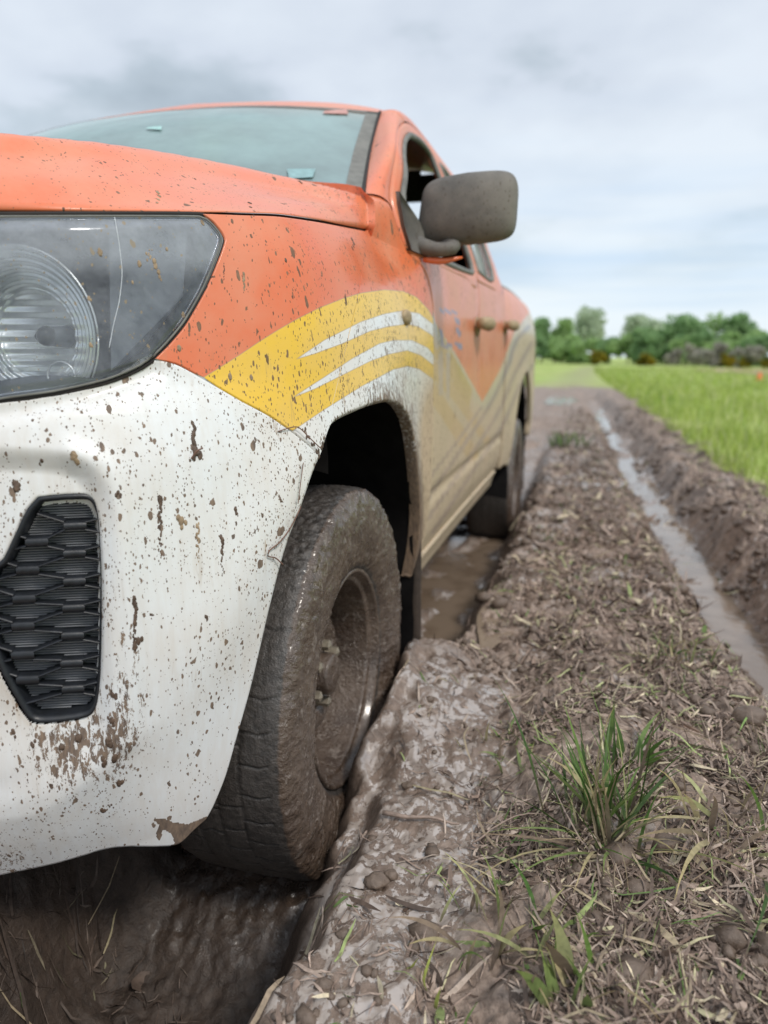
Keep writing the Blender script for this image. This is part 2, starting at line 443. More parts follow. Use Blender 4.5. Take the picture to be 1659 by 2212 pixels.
def lens_mat():
    t = NT('dusty_clear_lens'); P = t.coords()
    n = t.noise(P, 14, 5, 0.6, 0.4); n2 = t.noise(P, 120, 3, 0.7)
    s = splat(t, 0.10, 0.7)
    film = t.rng(t.math('ADD', t.math('MULTIPLY', n, 0.75), t.math('MULTIPLY', n2, 0.25)), 0.36, 0.66, 0.05, 0.24)
    film = t.math('ADD', film, t.math('MULTIPLY', t.attr('haze_top'), 0.26))
    tr = t.node('ShaderNodeBsdfTransparent', {'Color': (0.94, 0.97, 0.98, 1)}).outputs[0]
    gl = t.node('ShaderNodeBsdfGlossy', {'Roughness': 0.12, 'Color': (0.9, 0.93, 1, 1)}).outputs[0]
    df = t.bsdf((0.52, 0.56, 0.62), 0.6)
    fr = t.node('ShaderNodeFresnel', {'IOR': 1.5}).outputs[0]
    a = t.node('ShaderNodeMixShader'); t.l.new(fr, a.inputs[0]); t.l.new(tr, a.inputs[1]); t.l.new(gl, a.inputs[2])
    b = t.node('ShaderNodeMixShader'); t.l.new(film, b.inputs[0]); t.l.new(a.outputs[0], b.inputs[1]); t.l.new(df, b.inputs[2])
    md = t.bsdf((0.26, 0.20, 0.12), 0.7)
    c = t.node('ShaderNodeMixShader'); t.l.new(t.math('MULTIPLY', s, 0.75), c.inputs[0]); t.l.new(b.outputs[0], c.inputs[1]); t.l.new(md, c.inputs[2])
    return t.done(c.outputs[0])
M_lens = lens_mat()
def glass_mat(name, film, fcol, dark=(0.55, 0.72, 0.70)):
    t = NT(name); n = t.noise(t.coords(), 5, 4, 0.6)
    tr = t.node('ShaderNodeBsdfTransparent', {'Color': (*dark, 1)}).outputs[0]
    gl = t.node('ShaderNodeBsdfGlossy', {'Roughness': 0.03, 'Color': (1, 1, 1, 1)}).outputs[0]
    fr = t.node('ShaderNodeFresnel', {'IOR': 1.6}).outputs[0]
    a = t.node('ShaderNodeMixShader'); t.l.new(fr, a.inputs[0]); t.l.new(tr, a.inputs[1]); t.l.new(gl, a.inputs[2])
    df = t.bsdf(fcol, 0.7)
    b = t.node('ShaderNodeMixShader'); t.set(b.inputs[0], t.rng(n, 0.3, 0.7, film*0.75, film*1.25)); t.l.new(a.outputs[0], b.inputs[1]); t.l.new(df, b.inputs[2])
    return t.done(b.outputs[0])
M_wind = glass_mat('windscreen_glass', 0.55, (0.32, 0.46, 0.465))
M_side = glass_mat('side_glass', 0.35, (0.36, 0.42, 0.40))
def water_mat():
    t = NT('muddy_water'); P = t.coords()
    n = t.noise(P, 6, 3, 0.5); w = t.noise(P, 30, 2, 0.5)
    c = t.mix(t.rng(n, 0.4, 0.6), (0.16, 0.115, 0.08), (0.22, 0.165, 0.12))
    return t.done(t.bsdf(c, 0.10, w, 0.22, 0.006, spec=0.7))
M_water = water_mat()
# ====TRUCK====

# ------------------------------------------------------------------ the truck's outer skin
XC = -1.36                                                      # the truck's centre line
_prof = resample([(XC-.2, .70), (XC, .70), (-1.0, .715), (-.82, .745), (-.71, .785), (-.63, .835), (-.572, .895), (-.525, .965), (-.482, 1.05),
                  (-.441, 1.16), (-.420, 1.30), (-.410, 1.45), (-.412, 1.70), (-.425, 2.0), (-.427, 3.0), (-.42, 3.9), (-.40, 4.3), (-.385, 4.8), (-.388, 5.6), (-.388, 6.6)], 260)
_gx = np.arange(-1.5, 0.0, 0.006); _gy = np.arange(0.4, 6.4, 0.006)
def _sdf_grid():
    X, Y = np.meshgrid(_gx, _gy); P = np.stack([X, Y], -1).reshape(-1, 2)
    d = np.full(len(P), 9.0)
    for a, b in zip(_prof[:-1], _prof[1:]):
        ab = b-a; t = np.clip(((P-a) @ ab)/(ab@ab), 0, 1)
        d = np.minimum(d, np.hypot(P[:, 0]-a[0]-t*ab[0], P[:, 1]-a[1]-t*ab[1]))
    ins = in_poly(P, list(_prof) + [(-1.56, 6.6)])
    return np.where(ins, d, -d).reshape(X.shape)
_SG = _sdf_grid()
def sd_prof(x, y):
    fx = np.clip((x-_gx[0])/0.006, 0, len(_gx)-1.001); fy = np.clip((y-_gy[0])/0.006, 0, len(_gy)-1.001)
    ix, iy = fx.astype(int), fy.astype(int); u, v = fx-ix, fy-iy
    return (_SG[iy, ix]*(1-u)+_SG[iy, ix+1]*u)*(1-v) + (_SG[iy+1, ix]*(1-u)+_SG[iy+1, ix+1]*u)*v
def _ip(tab):
    q = resample([(a*1.0, b) for a, b in tab], 120, True)
    return lambda z: np.interp(z, q[:, 0], q[:, 1])
OFF_FRONT = _ip([(.0, .10), (.18, .062), (.3, .034), (.45, .012), (.6, .0), (.75, .0), (.85, .008), (.92, .026), (.97, .046), (1.05, .06), (1.17, .085), (1.25, .115), (1.32, .17), (1.45, .3)])
OFF_FEND = _ip([(.0, .03), (.3, .012), (.5, .002), (.7, .0), (.95, .0), (1.05, .008), (1.15, .03), (1.22, .06), (1.29, .10), (1.39, .14), (1.5, .19), (1.7, .28), (1.9, .5)])
OFF_DOOR = _ip([(.2, .09), (.36, .06), (.44, .03), (.5, .012), (.65, .0), (1.0, .0), (1.2, .003), (1.31, .014), (1.43, .054), (1.5, .083), (1.6, .125), (1.7, .165), (1.8, .215), (1.86, .262), (1.90, .36), (1.915, .6)])
OFF_BED = _ip([(.2, .07), (.4, .02), (.6, .0), (1.1, .0), (1.2, .01), (1.27, .03), (1.33, .055), (1.37, .08), (1.42, .14)])
def off(x, y, z):
    wf = 1 - sstep(.93, 1.25, y)
    wd = sstep(1.80, 2.12, y)
    wb = sstep(3.93, 3.98, y)
    o = wf*OFF_FRONT(z) + (1-wf)*((1-wd)*OFF_FEND(z) + wd*((1-wb)*OFF_DOOR(z) + wb*OFF_BED(z)))
    # wheel arch lip swells outwards
    for yc, s in ((1.44, 1.0), (4.78, 0.5)):
        r = np.hypot(y-yc, (z-.38)*1.0)
        o = o - 0.012*s*np.exp(-((r-.52)/.07)**2)*sstep(.35, .6, z)
    return o
def S(x, y, z): return sd_prof(x, y) - off(x, y, z)
def skin_px(px, py, t0=0.5, t1=3.2):
    px = np.asarray(px, float); py = np.asarray(py, float)
    d = ray(px, py); shp = px.shape; d = d.reshape(-1, 3)
    ts = np.arange(t0, t1, 0.02); hit = np.full(len(d), t1); found = np.zeros(len(d), bool)
    for t in ts:
        p = CAM + d*t; ins = S(p[:, 0], p[:, 1], p[:, 2]) > 0
        n = ins & ~found; hit[n] = t; found |= ins
    lo, hi = hit-0.02, hit.copy()
    for _ in range(14):
        m = (lo+hi)/2; p = CAM + d*m[:, None]; ins = S(p[:, 0], p[:, 1], p[:, 2]) > 0
        hi = np.where(ins, m, hi); lo = np.where(ins, lo, m)
    return (CAM + d*hi[:, None]).reshape(*shp, 3)
def skin_x(y, z, x0=-1.3, x1=-0.25):
    y, z = np.broadcast_arrays(np.asarray(y, float), np.asarray(z, float))
    lo, hi = np.full(y.shape, x0), np.full(y.shape, x1)
    for _ in range(22):
        m = (lo+hi)/2; ins = S(m, y, z) > 0
        lo = np.where(ins, m, lo); hi = np.where(ins, hi, m)
    return np.stack([lo, y, z], -1)
def skin_y(x, z, y0=0.45, y1=2.0):
    x, z = np.broadcast_arrays(np.asarray(x, float), np.asarray(z, float))
    lo, hi = np.full(x.shape, y0), np.full(x.shape, y1)
    for _ in range(22):
        m = (lo+hi)/2; ins = S(x, m, z) > 0
        hi = np.where(ins, m, hi); lo = np.where(ins, lo, m)
    return np.stack([x, hi, z], -1)
def normals(G):                                                 # of a grid of points, facing the camera side
    du = np.gradient(G, axis=1); dv = np.gradient(G, axis=0)
    n = np.cross(du, dv); n /= np.linalg.norm(n, axis=-1, keepdims=True) + 1e-12
    s = np.sign(np.sum(n*(CAM - G), -1, keepdims=True)); s[s == 0] = 1
    # one sign for the whole grid, so that grazing parts do not flip
    return n*np.sign(np.median(s))
TR = empty('pickup_truck', (XC, 3.0, 0.0), 'muddy orange and white pickup truck with yellow stripes sunk in the wet rut', 'pickup truck')
def mirrored(o, parent=None):                                   # the same part on the truck's other side
    c = o.copy(); COL.objects.link(c); c.parent = parent or o.parent
    c.scale = (-1, 1, 1) if parent is None else (1, 1, 1)
    for ch in list(o.children): mirrored(ch, c)
    return c
def with_lip(G, depth=0.02, sides='tblr', inward=None):
    """grid plus edges folded inwards, so that a panel has a thick rounded edge"""
    n = normals(G)
    out = G
    def fold(row, nrm, tang):
        a = row - nrm*depth*0.25 + tang*0.0012
        return [a, row - nrm*depth + tang*0.0005]
    A = [G[0]-0, ]
    rows = list(G); nr = list(n)
    if 't' in sides:
        t = G[0]-G[1]; t /= np.linalg.norm(t, axis=-1, keepdims=True)+1e-9
        f = fold(G[0], n[0], t); rows = [f[1], f[0]] + rows; nr = [n[0], n[0]] + nr
    if 'b' in sides:
        t = G[-1]-G[-2]; t /= np.linalg.norm(t, axis=-1, keepdims=True)+1e-9
        f = fold(G[-1], n[-1], t); rows = rows + f; nr = nr + [n[-1], n[-1]]
    H = np.stack(rows); N = np.stack(nr)
    cols = [H[:, j] for j in range(H.shape[1])]
    if 'l' in sides:
        t = H[:, 0]-H[:, 1]; t /= np.linalg.norm(t, axis=-1, keepdims=True)+1e-9
        f = fold(H[:, 0], N[:, 0], t); cols = [f[1], f[0]] + cols
    if 'r' in sides:
        t = H[:, -1]-H[:, -2]; t /= np.linalg.norm(t, axis=-1, keepdims=True)+1e-9
        f = fold(H[:, -1], N[:, -1], t); cols = cols + f
    return np.stack(cols, 1)

# ---- outlines read off the photograph
HOOD_SEAM = [(440, 462), (520, 465), (600, 468), (680, 479), (740, 490), (795, 501)]
HL_EDGE = [(440, 462), (462, 478), (481, 502), (487, 520), (474, 560), (444, 630), (404, 700), (368, 744), (337, 775)]
BUMP_SEAM = [(337, 775), (385, 786), (440, 816), (520, 863), (580, 895), (632, 931), (668, 960), (690, 986)]
YEL = [(440, 815), (470, 797), (520, 765), (560, 738), (600, 713), (640, 690), (690, 665), (740, 645), (780, 633), (830, 626), (870, 629), (900, 642), (925, 668), (945, 705), (975, 760), (1020, 840),
       (1010, 900), (975, 860), (940, 822), (905, 797), (880, 791), (850, 798), (820, 814), (780, 835), (740, 860), (700, 885), (660, 912), (632, 931), (580, 905), (500, 860)]
ORA = [(300, 780), (337, 775), (440, 815), (470, 797), (520, 765), (560, 738), (600, 713), (640, 690), (690, 665), (740, 645), (780, 633), (830, 626), (870, 629), (900, 642), (925, 668), (945, 705),
       (985, 765), (1042, 868), (1080, 800), (1110, 720), (1200, 600), (1200, 100), (300, 100)]
ORA = [(150, 100), (150, 830), (300, 790)] + ORA[1:]
WH1 = [(640, 776), (700, 735), (740, 715), (780, 695), (830, 678), (870, 671), (905, 677), (935, 700), (975, 765), (930, 722), (905, 706), (880, 700), (840, 705), (800, 715), (740, 742), (680, 764)]
WH2 = [(630, 860), (700, 815), (760, 775), (820, 742), (850, 735), (890, 735), (925, 752), (985, 830), (950, 800), (910, 768), (880, 757), (840, 765), (800, 780), (740, 810), (680, 840)]
def paint_attrs(V, extra_mud=0.0):
    P = proj(V)
    so = sdist(P, ORA); sy = np.minimum(sdist(P, YEL), -np.maximum(sdist(P, WH1), sdist(P, WH2)))
    return dict(sd_orange=so, sd_yellow=sy)
ARCH_PX = [(690, 986), (740, 908), (790, 873), (832, 862), (866, 874), (889, 905), (899, 945), (905, 1000)]
ARCH_W = at(*np.array(ARCH_PX, float).T, x=-.404)
# arch in side view (y,z): seam end, over the top, down the back
ARCH_YZ = [(p[1], p[2]) for p in ARCH_W[1:]] + [(1.895, .60), (1.91, .50), (1.91, .42)]
print('arch', np.round(ARCH_YZ, 3).tolist())

# ---- front fender
NOSE = coons(HOOD_SEAM, [(795, 501), (772, 640), (735, 800), (690, 986)], BUMP_SEAM, HL_EDGE, 150, 190)
GA = skin_px(NOSE[..., 0], NOSE[..., 1])
edgeA = GA[:, -1]                                              # shared line between the two halves of the fender
SEAM_YZ = [(1.96, 1.365), (1.958, 1.31), (1.968, 1.262), (2.04, 1.225), (2.10, 1.14), (2.115, 1.0), (2.115, .75), (2.08, .50)]
topB = [tuple(edgeA[0][1:]), (1.87, 1.278), (1.968, 1.262)]
leftB = [tuple(q) for q in edgeA[::6, 1:]] + [tuple(edgeA[-1][1:])]
rightB = SEAM_YZ[2:] + [(1.91, .42)]
U = coons(topB, rightB, [tuple(edgeA[-1][1:])] + ARCH_YZ, leftB, 130, 190, True)
GB = skin_x(U[..., 0], U[..., 1])
GB[:, 0] = edgeA
def mud_weights(V):
    P = proj(V); z = V[:, 2]; y = V[:, 1]
    r = np.hypot(y-1.44, z-.40)
    mud = 0.22 + 0.42*sstep(700, 900, P[:, 0])*sstep(450, 800, P[:, 1]) + 0.65*np.exp(-np.clip(r-.50, 0, 9)/.15)
    crust = .85*np.exp(-np.clip(r-.50, 0, 9)/(.07+.09*sstep(1.5, 1.85, y)))*sstep(1.15, 1.5, y)
    dust = 0.07 + 0.9*sstep(1.60, 2.12, y)*sstep(1.15, .80, z) + .2*sstep(1.5, 2.0, y)
    return dict(mud=np.clip(mud, 0, 1), crust=crust, dust=np.clip(dust, 0, 1))
GAl = with_lip(GA, .02, 'tbl'); GBl = with_lip(GB, .02, 'r')
nb = GBl[-1].copy(); lip1 = nb + np.array([-.004, 0, -.006]); lip2 = nb + np.array([-.03, 0, 0.0])
GBl = np.concatenate([GBl, lip1[None], lip2[None]], 0)
# rear top corner up to the foot of the windscreen pillar
seamtop = skin_x(*np.array(SEAM_YZ[:3]).T)
PB = at(782., 420., y=1.865)
pillar_base = [PB, at(812., 414., y=1.92), at(832., 424., y=1.945), seamtop[0]]
GCn = coons(pillar_base, seamtop, GB[0][::8].tolist() + [GB[0][-1]], [PB, at(797., 436., y=1.83), at(797., 470., y=1.80), edgeA[0]], 60, 50)
sB = np.linspace(0, 1, 60)[None]*np.ones((50, 1)); tB = np.linspace(0, 1, 50)[:, None]*np.ones((1, 60))
GCn = GCn + np.array([.010, -.012, .008])*(np.sin(sB*math.pi)*np.sin(tB*math.pi))[..., None]
GCl = with_lip(GCn, .02, 'lr')
V = np.vstack([GAl.reshape(-1, 3), GBl.reshape(-1, 3), GCl.reshape(-1, 3)])
nA = GAl.shape[0]*GAl.shape[1]; nB = GBl.shape[0]*GBl.shape[1]
Fc = np.vstack([grid_faces(*GAl.shape[:2]), grid_faces(*GBl.shape[:2], off=nA), grid_faces(*GCl.shape[:2], off=nA+nB)])
# crease of the shoulder that runs from lamp to door
fender = obj('front_fender', V, Fc, M_fender, TR, attrs={**paint_attrs(V), **mud_weights(V)})
fender_r = mirrored(fender)

# ---- bumper
BUMP_BOT = [(-260, 1940), (-120, 1942), (0, 1925), (150, 1893), (300, 1852), (352, 1838), (388, 1826), (420, 1792), (445, 1770)]
BUMP_RIGHT = [(690, 986), (672, 1028), (645, 1105), (622, 1165), (600, 1240), (580, 1320), (560, 1410), (538, 1500), (512, 1590), (487, 1675), (462, 1738), (445, 1770)]
BUMP_TOP = [(-260, 905), (-120, 890), (0, 869), (60, 862), (120, 851), (200, 834), (250, 819), (300, 798), (335, 778)] + [(a-1.5, b+3.2) for a, b in BUMP_SEAM[1:-1]] + [BUMP_SEAM[-1]]
GP = coons(BUMP_TOP, BUMP_RIGHT, BUMP_BOT, [(-260, 905), (-265, 1400), (-260, 1940)], 250, 260)
G = skin_px(GP[..., 0], GP[..., 1])
FOG = [(78, 1084), (130, 1079), (180, 1078), (197, 1088), (209, 1118), (214, 1180), (217, 1260), (216, 1380), (212, 1470), (202, 1530), (185, 1556), (140, 1566), (75, 1571), (55, 1560), (30, 1520), (2, 1470), (-30, 1390), (-42, 1310), (-25, 1240), (0, 1222), (30, 1160), (55, 1110)]
FOGS = resample(FOG + [FOG[0]], 121)[:-1]
REC = [(-300, 1000), (-80, 975), (80, 978), (150, 988), (195, 1012), (228, 1060), (240, 1120), (240, 1400), (238, 1560), (215, 1640), (150, 1690), (60, 1722), (-80, 1755), (-300, 1790)]
RECS = resample(REC, 90)
d_rec = sdist(GP, RECS); d_fog = sdist(GP, FOGS)
N = normals(G)
sink = 0.020*sstep(-14, 46, d_rec)*(1-.75*sstep(1540, 1700, GP[..., 1])) + 0.016*sstep(-10, 3, d_fog)
# lower facet turns under, soft belt line above the recess
low = sdist(GP, resample([(-300, 1800), (60, 1764), (150, 1716), (240, 1650), (330, 1570), (700, 1500), (700, 2300), (-300, 2300)], 80))
sink += 0.030*np.clip(.5*(low/150 + np.sqrt((low/150)**2+.002)), 0, 1.3)*(1-sstep(200, 430, GP[..., 0]))
sink -= 0.010*np.exp(-((GP[..., 1]-(1015-0.12*(GP[..., 0]-300)))/45)**2)*sstep(200, 340, GP[..., 0])*0
crease = dist_line(GP, resample([(150, 975), (230, 1010), (262, 1090), (275, 1250), (285, 1450), (270, 1600)], 60))
sink -= 0.005*np.exp(-(crease/26)**2)
sink += 0.012*np.exp(-(dist_line(GP, resample([(330, 800), (200, 850), (0, 890), (-250, 925)], 40))/22)**2)*0.6
# slight waves of a thin plastic moulding
sink += 0.0012*noise3(G[..., 0]*9, G[..., 1]*9, G[..., 2]*7)
G2 = G - N*sink[..., None]
GL = with_lip(G2, .022, 'tbr')
V1 = GL.reshape(-1, 3); F1 = grid_faces(*GL.shape[:2])
c2 = proj(V1)
# open the bumper behind the fog grille
cen = c2[F1].mean(1)
F1 = F1[~in_poly(cen, np.array([FOGS.mean(0)]) + (FOGS-FOGS.mean(0))*.965)]
# broken corner at the foot of the bumper
CHIP = [(333, 1771), (352, 1768), (372, 1777), (405, 1782), (446, 1764), (470, 1790), (440, 1830), (400, 1850), (352, 1838), (378, 1822), (372, 1800), (352, 1790), (345, 1815), (338, 1805), (345, 1782)]
# centre part of the bumper
xs = np.linspace(G2[0, 0, 0]+.004, XC, 40)
zt = np.interp(xs, [XC, G2[0, 0, 0]], [.93, G2[0, 0, 2]]); zb_ = np.interp(xs, [XC, G2[0, 0, 0]], [G2[-1, 0, 2]+.06, G2[-1, 0, 2]])
ZZ = zt[None]*(1-np.linspace(0, 1, 40)[:, None]) + zb_[None]*np.linspace(0, 1, 40)[:, None]
GC = skin_y(np.broadcast_to(xs[None], ZZ.shape), ZZ); GC[..., 1] += np.interp(ZZ, G2[::-1, 0, 2], sink[::-1, 0])*1.0
V = np.vstack([V1, GC.reshape(-1, 3)]); Fc = np.vstack([F1, grid_faces(40, 40, off=len(V1))])
Pb = proj(V)
m = 0.38 + 0.34*sstep(250, 600, Pb[:, 0])*sstep(1500, 1000, Pb[:, 1]) + 0.2*np.exp(-np.abs(sdist(Pb, FOGS))/25) - 0.22*sstep(1250, 1700, Pb[:, 1])*sstep(200, 350, Pb[:, 0])
cr_ = 0.62*np.exp(-(np.hypot((Pb[:, 0]-150)/130, (Pb[:, 1]-1620)/90))**2)+ 0.42*np.exp(-(np.hypot((Pb[:, 0]-30)/140, (Pb[:, 1]-1860)/60))**2) + 0.40*np.exp(-(np.hypot((Pb[:, 0]-270)/70, (Pb[:, 1]-1480)/190))**2) + .4*np.exp(-dist_line(Pb, np.array(BUMP_RIGHT[:5], float))/14)
chip = sdist(Pb, CHIP)
crust = np.where(chip > 0, 3.0, cr_)
bumper = obj('front_bumper', V, Fc, M_white, TR, attrs=dict(mud=np.clip(m, 0, 1), crust=crust, dust=0.26+0.35*np.exp(-np.abs(d_fog.mean())*0-dist_line(Pb, np.vstack([FOGS, FOGS[:1]]))/12)))
# red line low on the left
RL = resample([(-30, 1793), (0, 1785), (50, 1771), (66, 1766)], 24)
rp = skin_px(RL[:, 0], RL[:, 1]); 
# ---- fog grille
M_louvre = simple('louvre_plastic', (0.34, 0.35, 0.37), .34, var=.2)
def on_skin(px, py, inset):
    """points on the bumper face, moved inwards by inset along the line of the truck"""
    p = skin_px(px, py); p = p.copy(); d = np.array([-0.42, 0.9, 0.0])
    return p + d*np.asarray(inset)[..., None] if np.ndim(inset) else p + d*inset
cg = FOGS.mean(0)
def ring(poly, scale, inset):
    q = cg + (poly-cg)*scale if np.isscalar(scale) else poly
    return on_skin(q[:, 0], q[:, 1], inset)
def inner(poly, w):                                              # polygon moved inwards by w px
    t = np.roll(poly, -1, 0)-np.roll(poly, 1, 0); t /= np.linalg.norm(t, axis=1)[:, None]
    n = np.stack([-t[:, 1], t[:, 0]], -1); s = np.sign(np.sum((cg-poly)*n, 1)); 
    return poly + n*np.sign(np.sum(s))*w
rings = [ring(inner(FOGS, -10), 1, .032), ring(inner(FOGS, -7), 1, .022), ring(inner(FOGS, -2), 1, .016), ring(inner(FOGS, 4), 1, .018), ring(inner(FOGS, 9), 1, .026), ring(inner(FOGS, 12), 1, .046), ring(inner(FOGS, 15), 1, .075)]
R_ = np.stack(rings); n_ = R_.shape[1]
grille = obj('fog_lamp_grille', R_.reshape(-1, 3), grid_faces(len(rings), n_, True), M_black, TR)
# base plate behind
bp = ring(inner(FOGS, 14), 1, .072); bpc = bp.mean(0)
obj('backing_plate', np.vstack([bp, bpc[None]]), [(i, (i+1) % n_, n_) for i in range(n_)], M_dark, grille)
# fine louvres: one part of thin slats
lou = MB(); inp = inner(FOGS, 12)
for yy in np.arange(1092, 1562, 5.8):
    slope = -0.045
    x = np.linspace(-44, 216, 131); P_ = np.stack([x, yy + slope*(x-90)], -1); ok = in_poly(P_, inp)
    if ok.sum() < 2: continue
    a, b = x[ok][0], x[ok][-1]; q = np.linspace(a, b, 8)
    f0 = on_skin(q, yy+slope*(q-90), .038); f1 = on_skin(q, yy+2.6+slope*(q-90), .040); bk = on_skin(q, yy-.6+slope*(q-90), .058); bk2 = on_skin(q, yy+3.2+slope*(q-90), .058)
    lou.add(np.vstack([bk, f0, f1, bk2]), grid_faces(4, 8).tolist())
lou.build('louvre_slats', M_louvre, grille, smooth=False, kind='stuff')
# lattice of pads and slanting bars
def bar3(a, b, w0, w1=None, i0=.022, i1=.042, name='bar'):
    w1 = w1 or w0; a = np.array(a, float); b = np.array(b, float); n = 6
    q = a + (b-a)*np.linspace(0, 1, n)[:, None]; dlt = (b-a)/np.linalg.norm(b-a); nn = np.array([-dlt[1], dlt[0]])
    w = np.linspace(w0, w1, n)[:, None]
    e0 = q + nn*w*1.0; e1 = q - nn*w*1.0; m0 = q + nn*w*.55; m1 = q - nn*w*.55
    rows = [on_skin(e0[:, 0], e0[:, 1], i1), on_skin(e0[:, 0], e0[:, 1], i0+.005), on_skin(m0[:, 0], m0[:, 1], i0), on_skin(m1[:, 0], m1[:, 1], i0), on_skin(e1[:, 0], e1[:, 1], i0+.005), on_skin(e1[:, 0], e1[:, 1], i1)]
    return np.vstack(rows), grid_faces(6, n).tolist()
padsR = [(154, 1145), (153, 1206), (153, 1268), (151, 1327), (149, 1388), (147, 1449), (150, 1506)]
padsL = [(70, 1181), (50, 1243), (42, 1307), (40, 1367), (39, 1431), (50, 1486)]
hw, hh = 25, 9
inset_poly = inner(FOGS, 5)
def clipbar(a, b):
    q = np.array(a, float) + (np.array(b, float)-np.array(a, float))*np.linspace(0, 1, 40)[:, None]; ok = in_poly(q, inset_poly)
    if ok.sum() < 4: return None
    k = np.where(ok)[0]; return q[k[0]], q[k[-1]]
def add_bar(a, b, w, nm='lattice_bar'):
    c = clipbar(a, b)
    if c is None: return
    V_, F_ = bar3(c[0], c[1], w); obj(nm, V_, F_, M_black, grille)
for (x, y) in padsR:
    add_bar((x-hw, y+1), (x+hw, y-1.5), hh+1, 'lattice_pad')
    add_bar((x+hw-2, y-hh), (x+75, y-hh-13), 2.6); add_bar((x+hw-2, y+hh-1), (x+75, y+hh+8), 2.6)
for (x, y) in padsL:
    add_bar((x-hw-1, y+1), (x+hw, y-1), hh+2, 'lattice_pad')
    add_bar((x-hw, y-hh), (x-95, y-hh-22), 2.8); add_bar((x-hw, y+hh), (x-95, y+hh+18), 2.8)
for i, (x, y) in enumerate(padsR):
    if i < 6: lx, ly = padsL[i]; add_bar((lx+hw-2, ly-hh), (x-hw+2, y+hh-1), 2.8)        # lower left of the pad to the next left pad
    if i > 0: lx, ly = padsL[i-1]; add_bar((lx+hw-2, ly+hh), (x-hw+2, y-hh+1), 2.8)
add_bar((129, 1136), (70, 1118), 2.8); add_bar((125, 1515), (40, 1538), 2.8)
for ch in grille.children: pass
# dark valance under the bumper
vb = MB()
q = resample(BUMP_BOT[:-1], 30); q[:, 0] -= 8
a = skin_px(q[:, 0], q[:, 1]-18)
vv = np.stack([a + [-.02, .05, .02], a + [-.03, .08, -.035], a + [-.05, .30, -.05], a+[-.1, .5, .0]])
vb.add(vv.reshape(-1, 3), grid_faces(4, 30).tolist())
vb.build('lower_valance', M_dark, TR, solid=.006)
bumper_r = mirrored(bumper); mirrored(grille)

# ---- headlight
HL_OUT = [(445, 468), (463, 484), (478, 504), (482, 520), (469, 560), (440, 628), (400, 697), (363, 742), (333, 772)]
HLT = [(-150, 464), (0, 464), (200, 463), (350, 463), (430, 464), (445, 468)]
HLB = [(-150, 893), (0, 865), (120, 848), (230, 823), (298, 795), (333, 772)]
HG = coons(HLT, HL_OUT, HLB, [(-150, 464), (-155, 680), (-150, 893)], 120, 110)
L0 = skin_px(HG[..., 0], HG[..., 1]); nL = normals(L0)
bul = np.minimum.reduce([np.linspace(0, 1, 110)[:, None]*np.ones((1, 120)), 1-np.linspace(0, 1, 110)[:, None]*np.ones((1, 120)), 1-np.linspace(0, 1, 120)[None]*np.ones((110, 1))])
L1 = L0 + nL*(0.006*sstep(0, .10, bul) - 0.003)[..., None]
hlroot = obj('headlight', with_lip(L1, .02, 'tblr').reshape(-1, 3), grid_faces(114, 124), M_lens, TR,
             attrs=dict(haze_top=np.zeros(114*124)))
hp = proj(with_lip(L1, .02, 'tblr').reshape(-1, 3))
hlroot.data.attributes['haze_top'].data.foreach_set('value', (sstep(620, 540, hp[:, 1])).astype(np.float32))
# housing bowl behind the lens
DIRB = np.array([-0.50, 0.86, 0.0])
dep = 0.15*sstep(0, .16, bul) + 0.004
bump_ = 0.012*noise3(HG[..., 0]/70, HG[..., 1]/70, 0)
Hs = L0 + DIRB*(dep[..., None]) + 0
Hs = L0 + DIRB*((dep + bump_*sstep(0, .2, bul))[..., None])
obj('lamp_housing', Hs.reshape(-1, 3), grid_faces(110, 120), M_house, hlroot)
# rim moulding lines round the lens edge
edge = np.vstack([HG[0, ::4], HG[1:, -1][::4], HG[-1, ::-4]])
def edge_tube(inw, r, name, mat, dz=0.0):
    c = np.array([200., 660.]); q = edge.copy(); t = np.gradient(q, axis=0); t /= np.linalg.norm(t, axis=1)[:, None]
    n = np.stack([-t[:, 1], t[:, 0]], -1); n *= np.sign(np.sum((c-q)*n, 1))[:, None]
    q = q + n*inw; p = skin_px(q[:, 0], q[:, 1]) + DIRB*dz; mb = MB(); mb.tube(p, r, 6); mb.build(name, mat, hlroot)
edge_tube(4, .0016, 'lens_rim', M_seal, -.001); edge_tube(11, .0010, 'lens_rim', M_lens, .002); edge_tube(-3, .0035, 'rubber_gasket', M_seam, .006)
# main reflector: a fluted bowl seen through the lens
RC = at(44., 726., y=0.900); RAD = 0.119
ax = np.array([0.18, -0.97, -0.02]); ax /= np.linalg.norm(ax)
ux = np.cross([0, 0, 1.0], ax); ux /= np.linalg.norm(ux); uz = np.cross(ax, ux)
nr_, nt = 64, 180
rr = np.linspace(.10, 1, nr_)[:, None]; th = np.linspace(0, 2*math.pi, nt, endpoint=False)[None]
flute = 0.006*np.abs(((rr*13) % 1)-.5)*2*sstep(.45, .6, rr)
horiz = 0.010*np.abs((((rr*np.sin(th))*7) % 1)-.5)*sstep(.9, .3, rr)
dp = -0.062*(1-rr**2) + flute*1.2 + horiz*np.ones_like(th)
Rv = RC + (rr*np.cos(th)*RAD*.93)[..., None]*ux + (rr*np.sin(th)*RAD)[..., None]*uz + (dp*np.ones_like(th))[..., None]*ax
obj('reflector', Rv.reshape(-1, 3), grid_faces(nr_, nt, True), M_chrome, hlroot, smooth=False)
mb = MB(); tt = np.linspace(0, 2*math.pi, 60)
mb.tube(RC + np.cos(tt)[:, None]*RAD*.94*ux + np.sin(tt)[:, None]*RAD*1.01*uz + ax*.001, .0015, 6); mb.build('reflector_rim', M_chrome, hlroot)
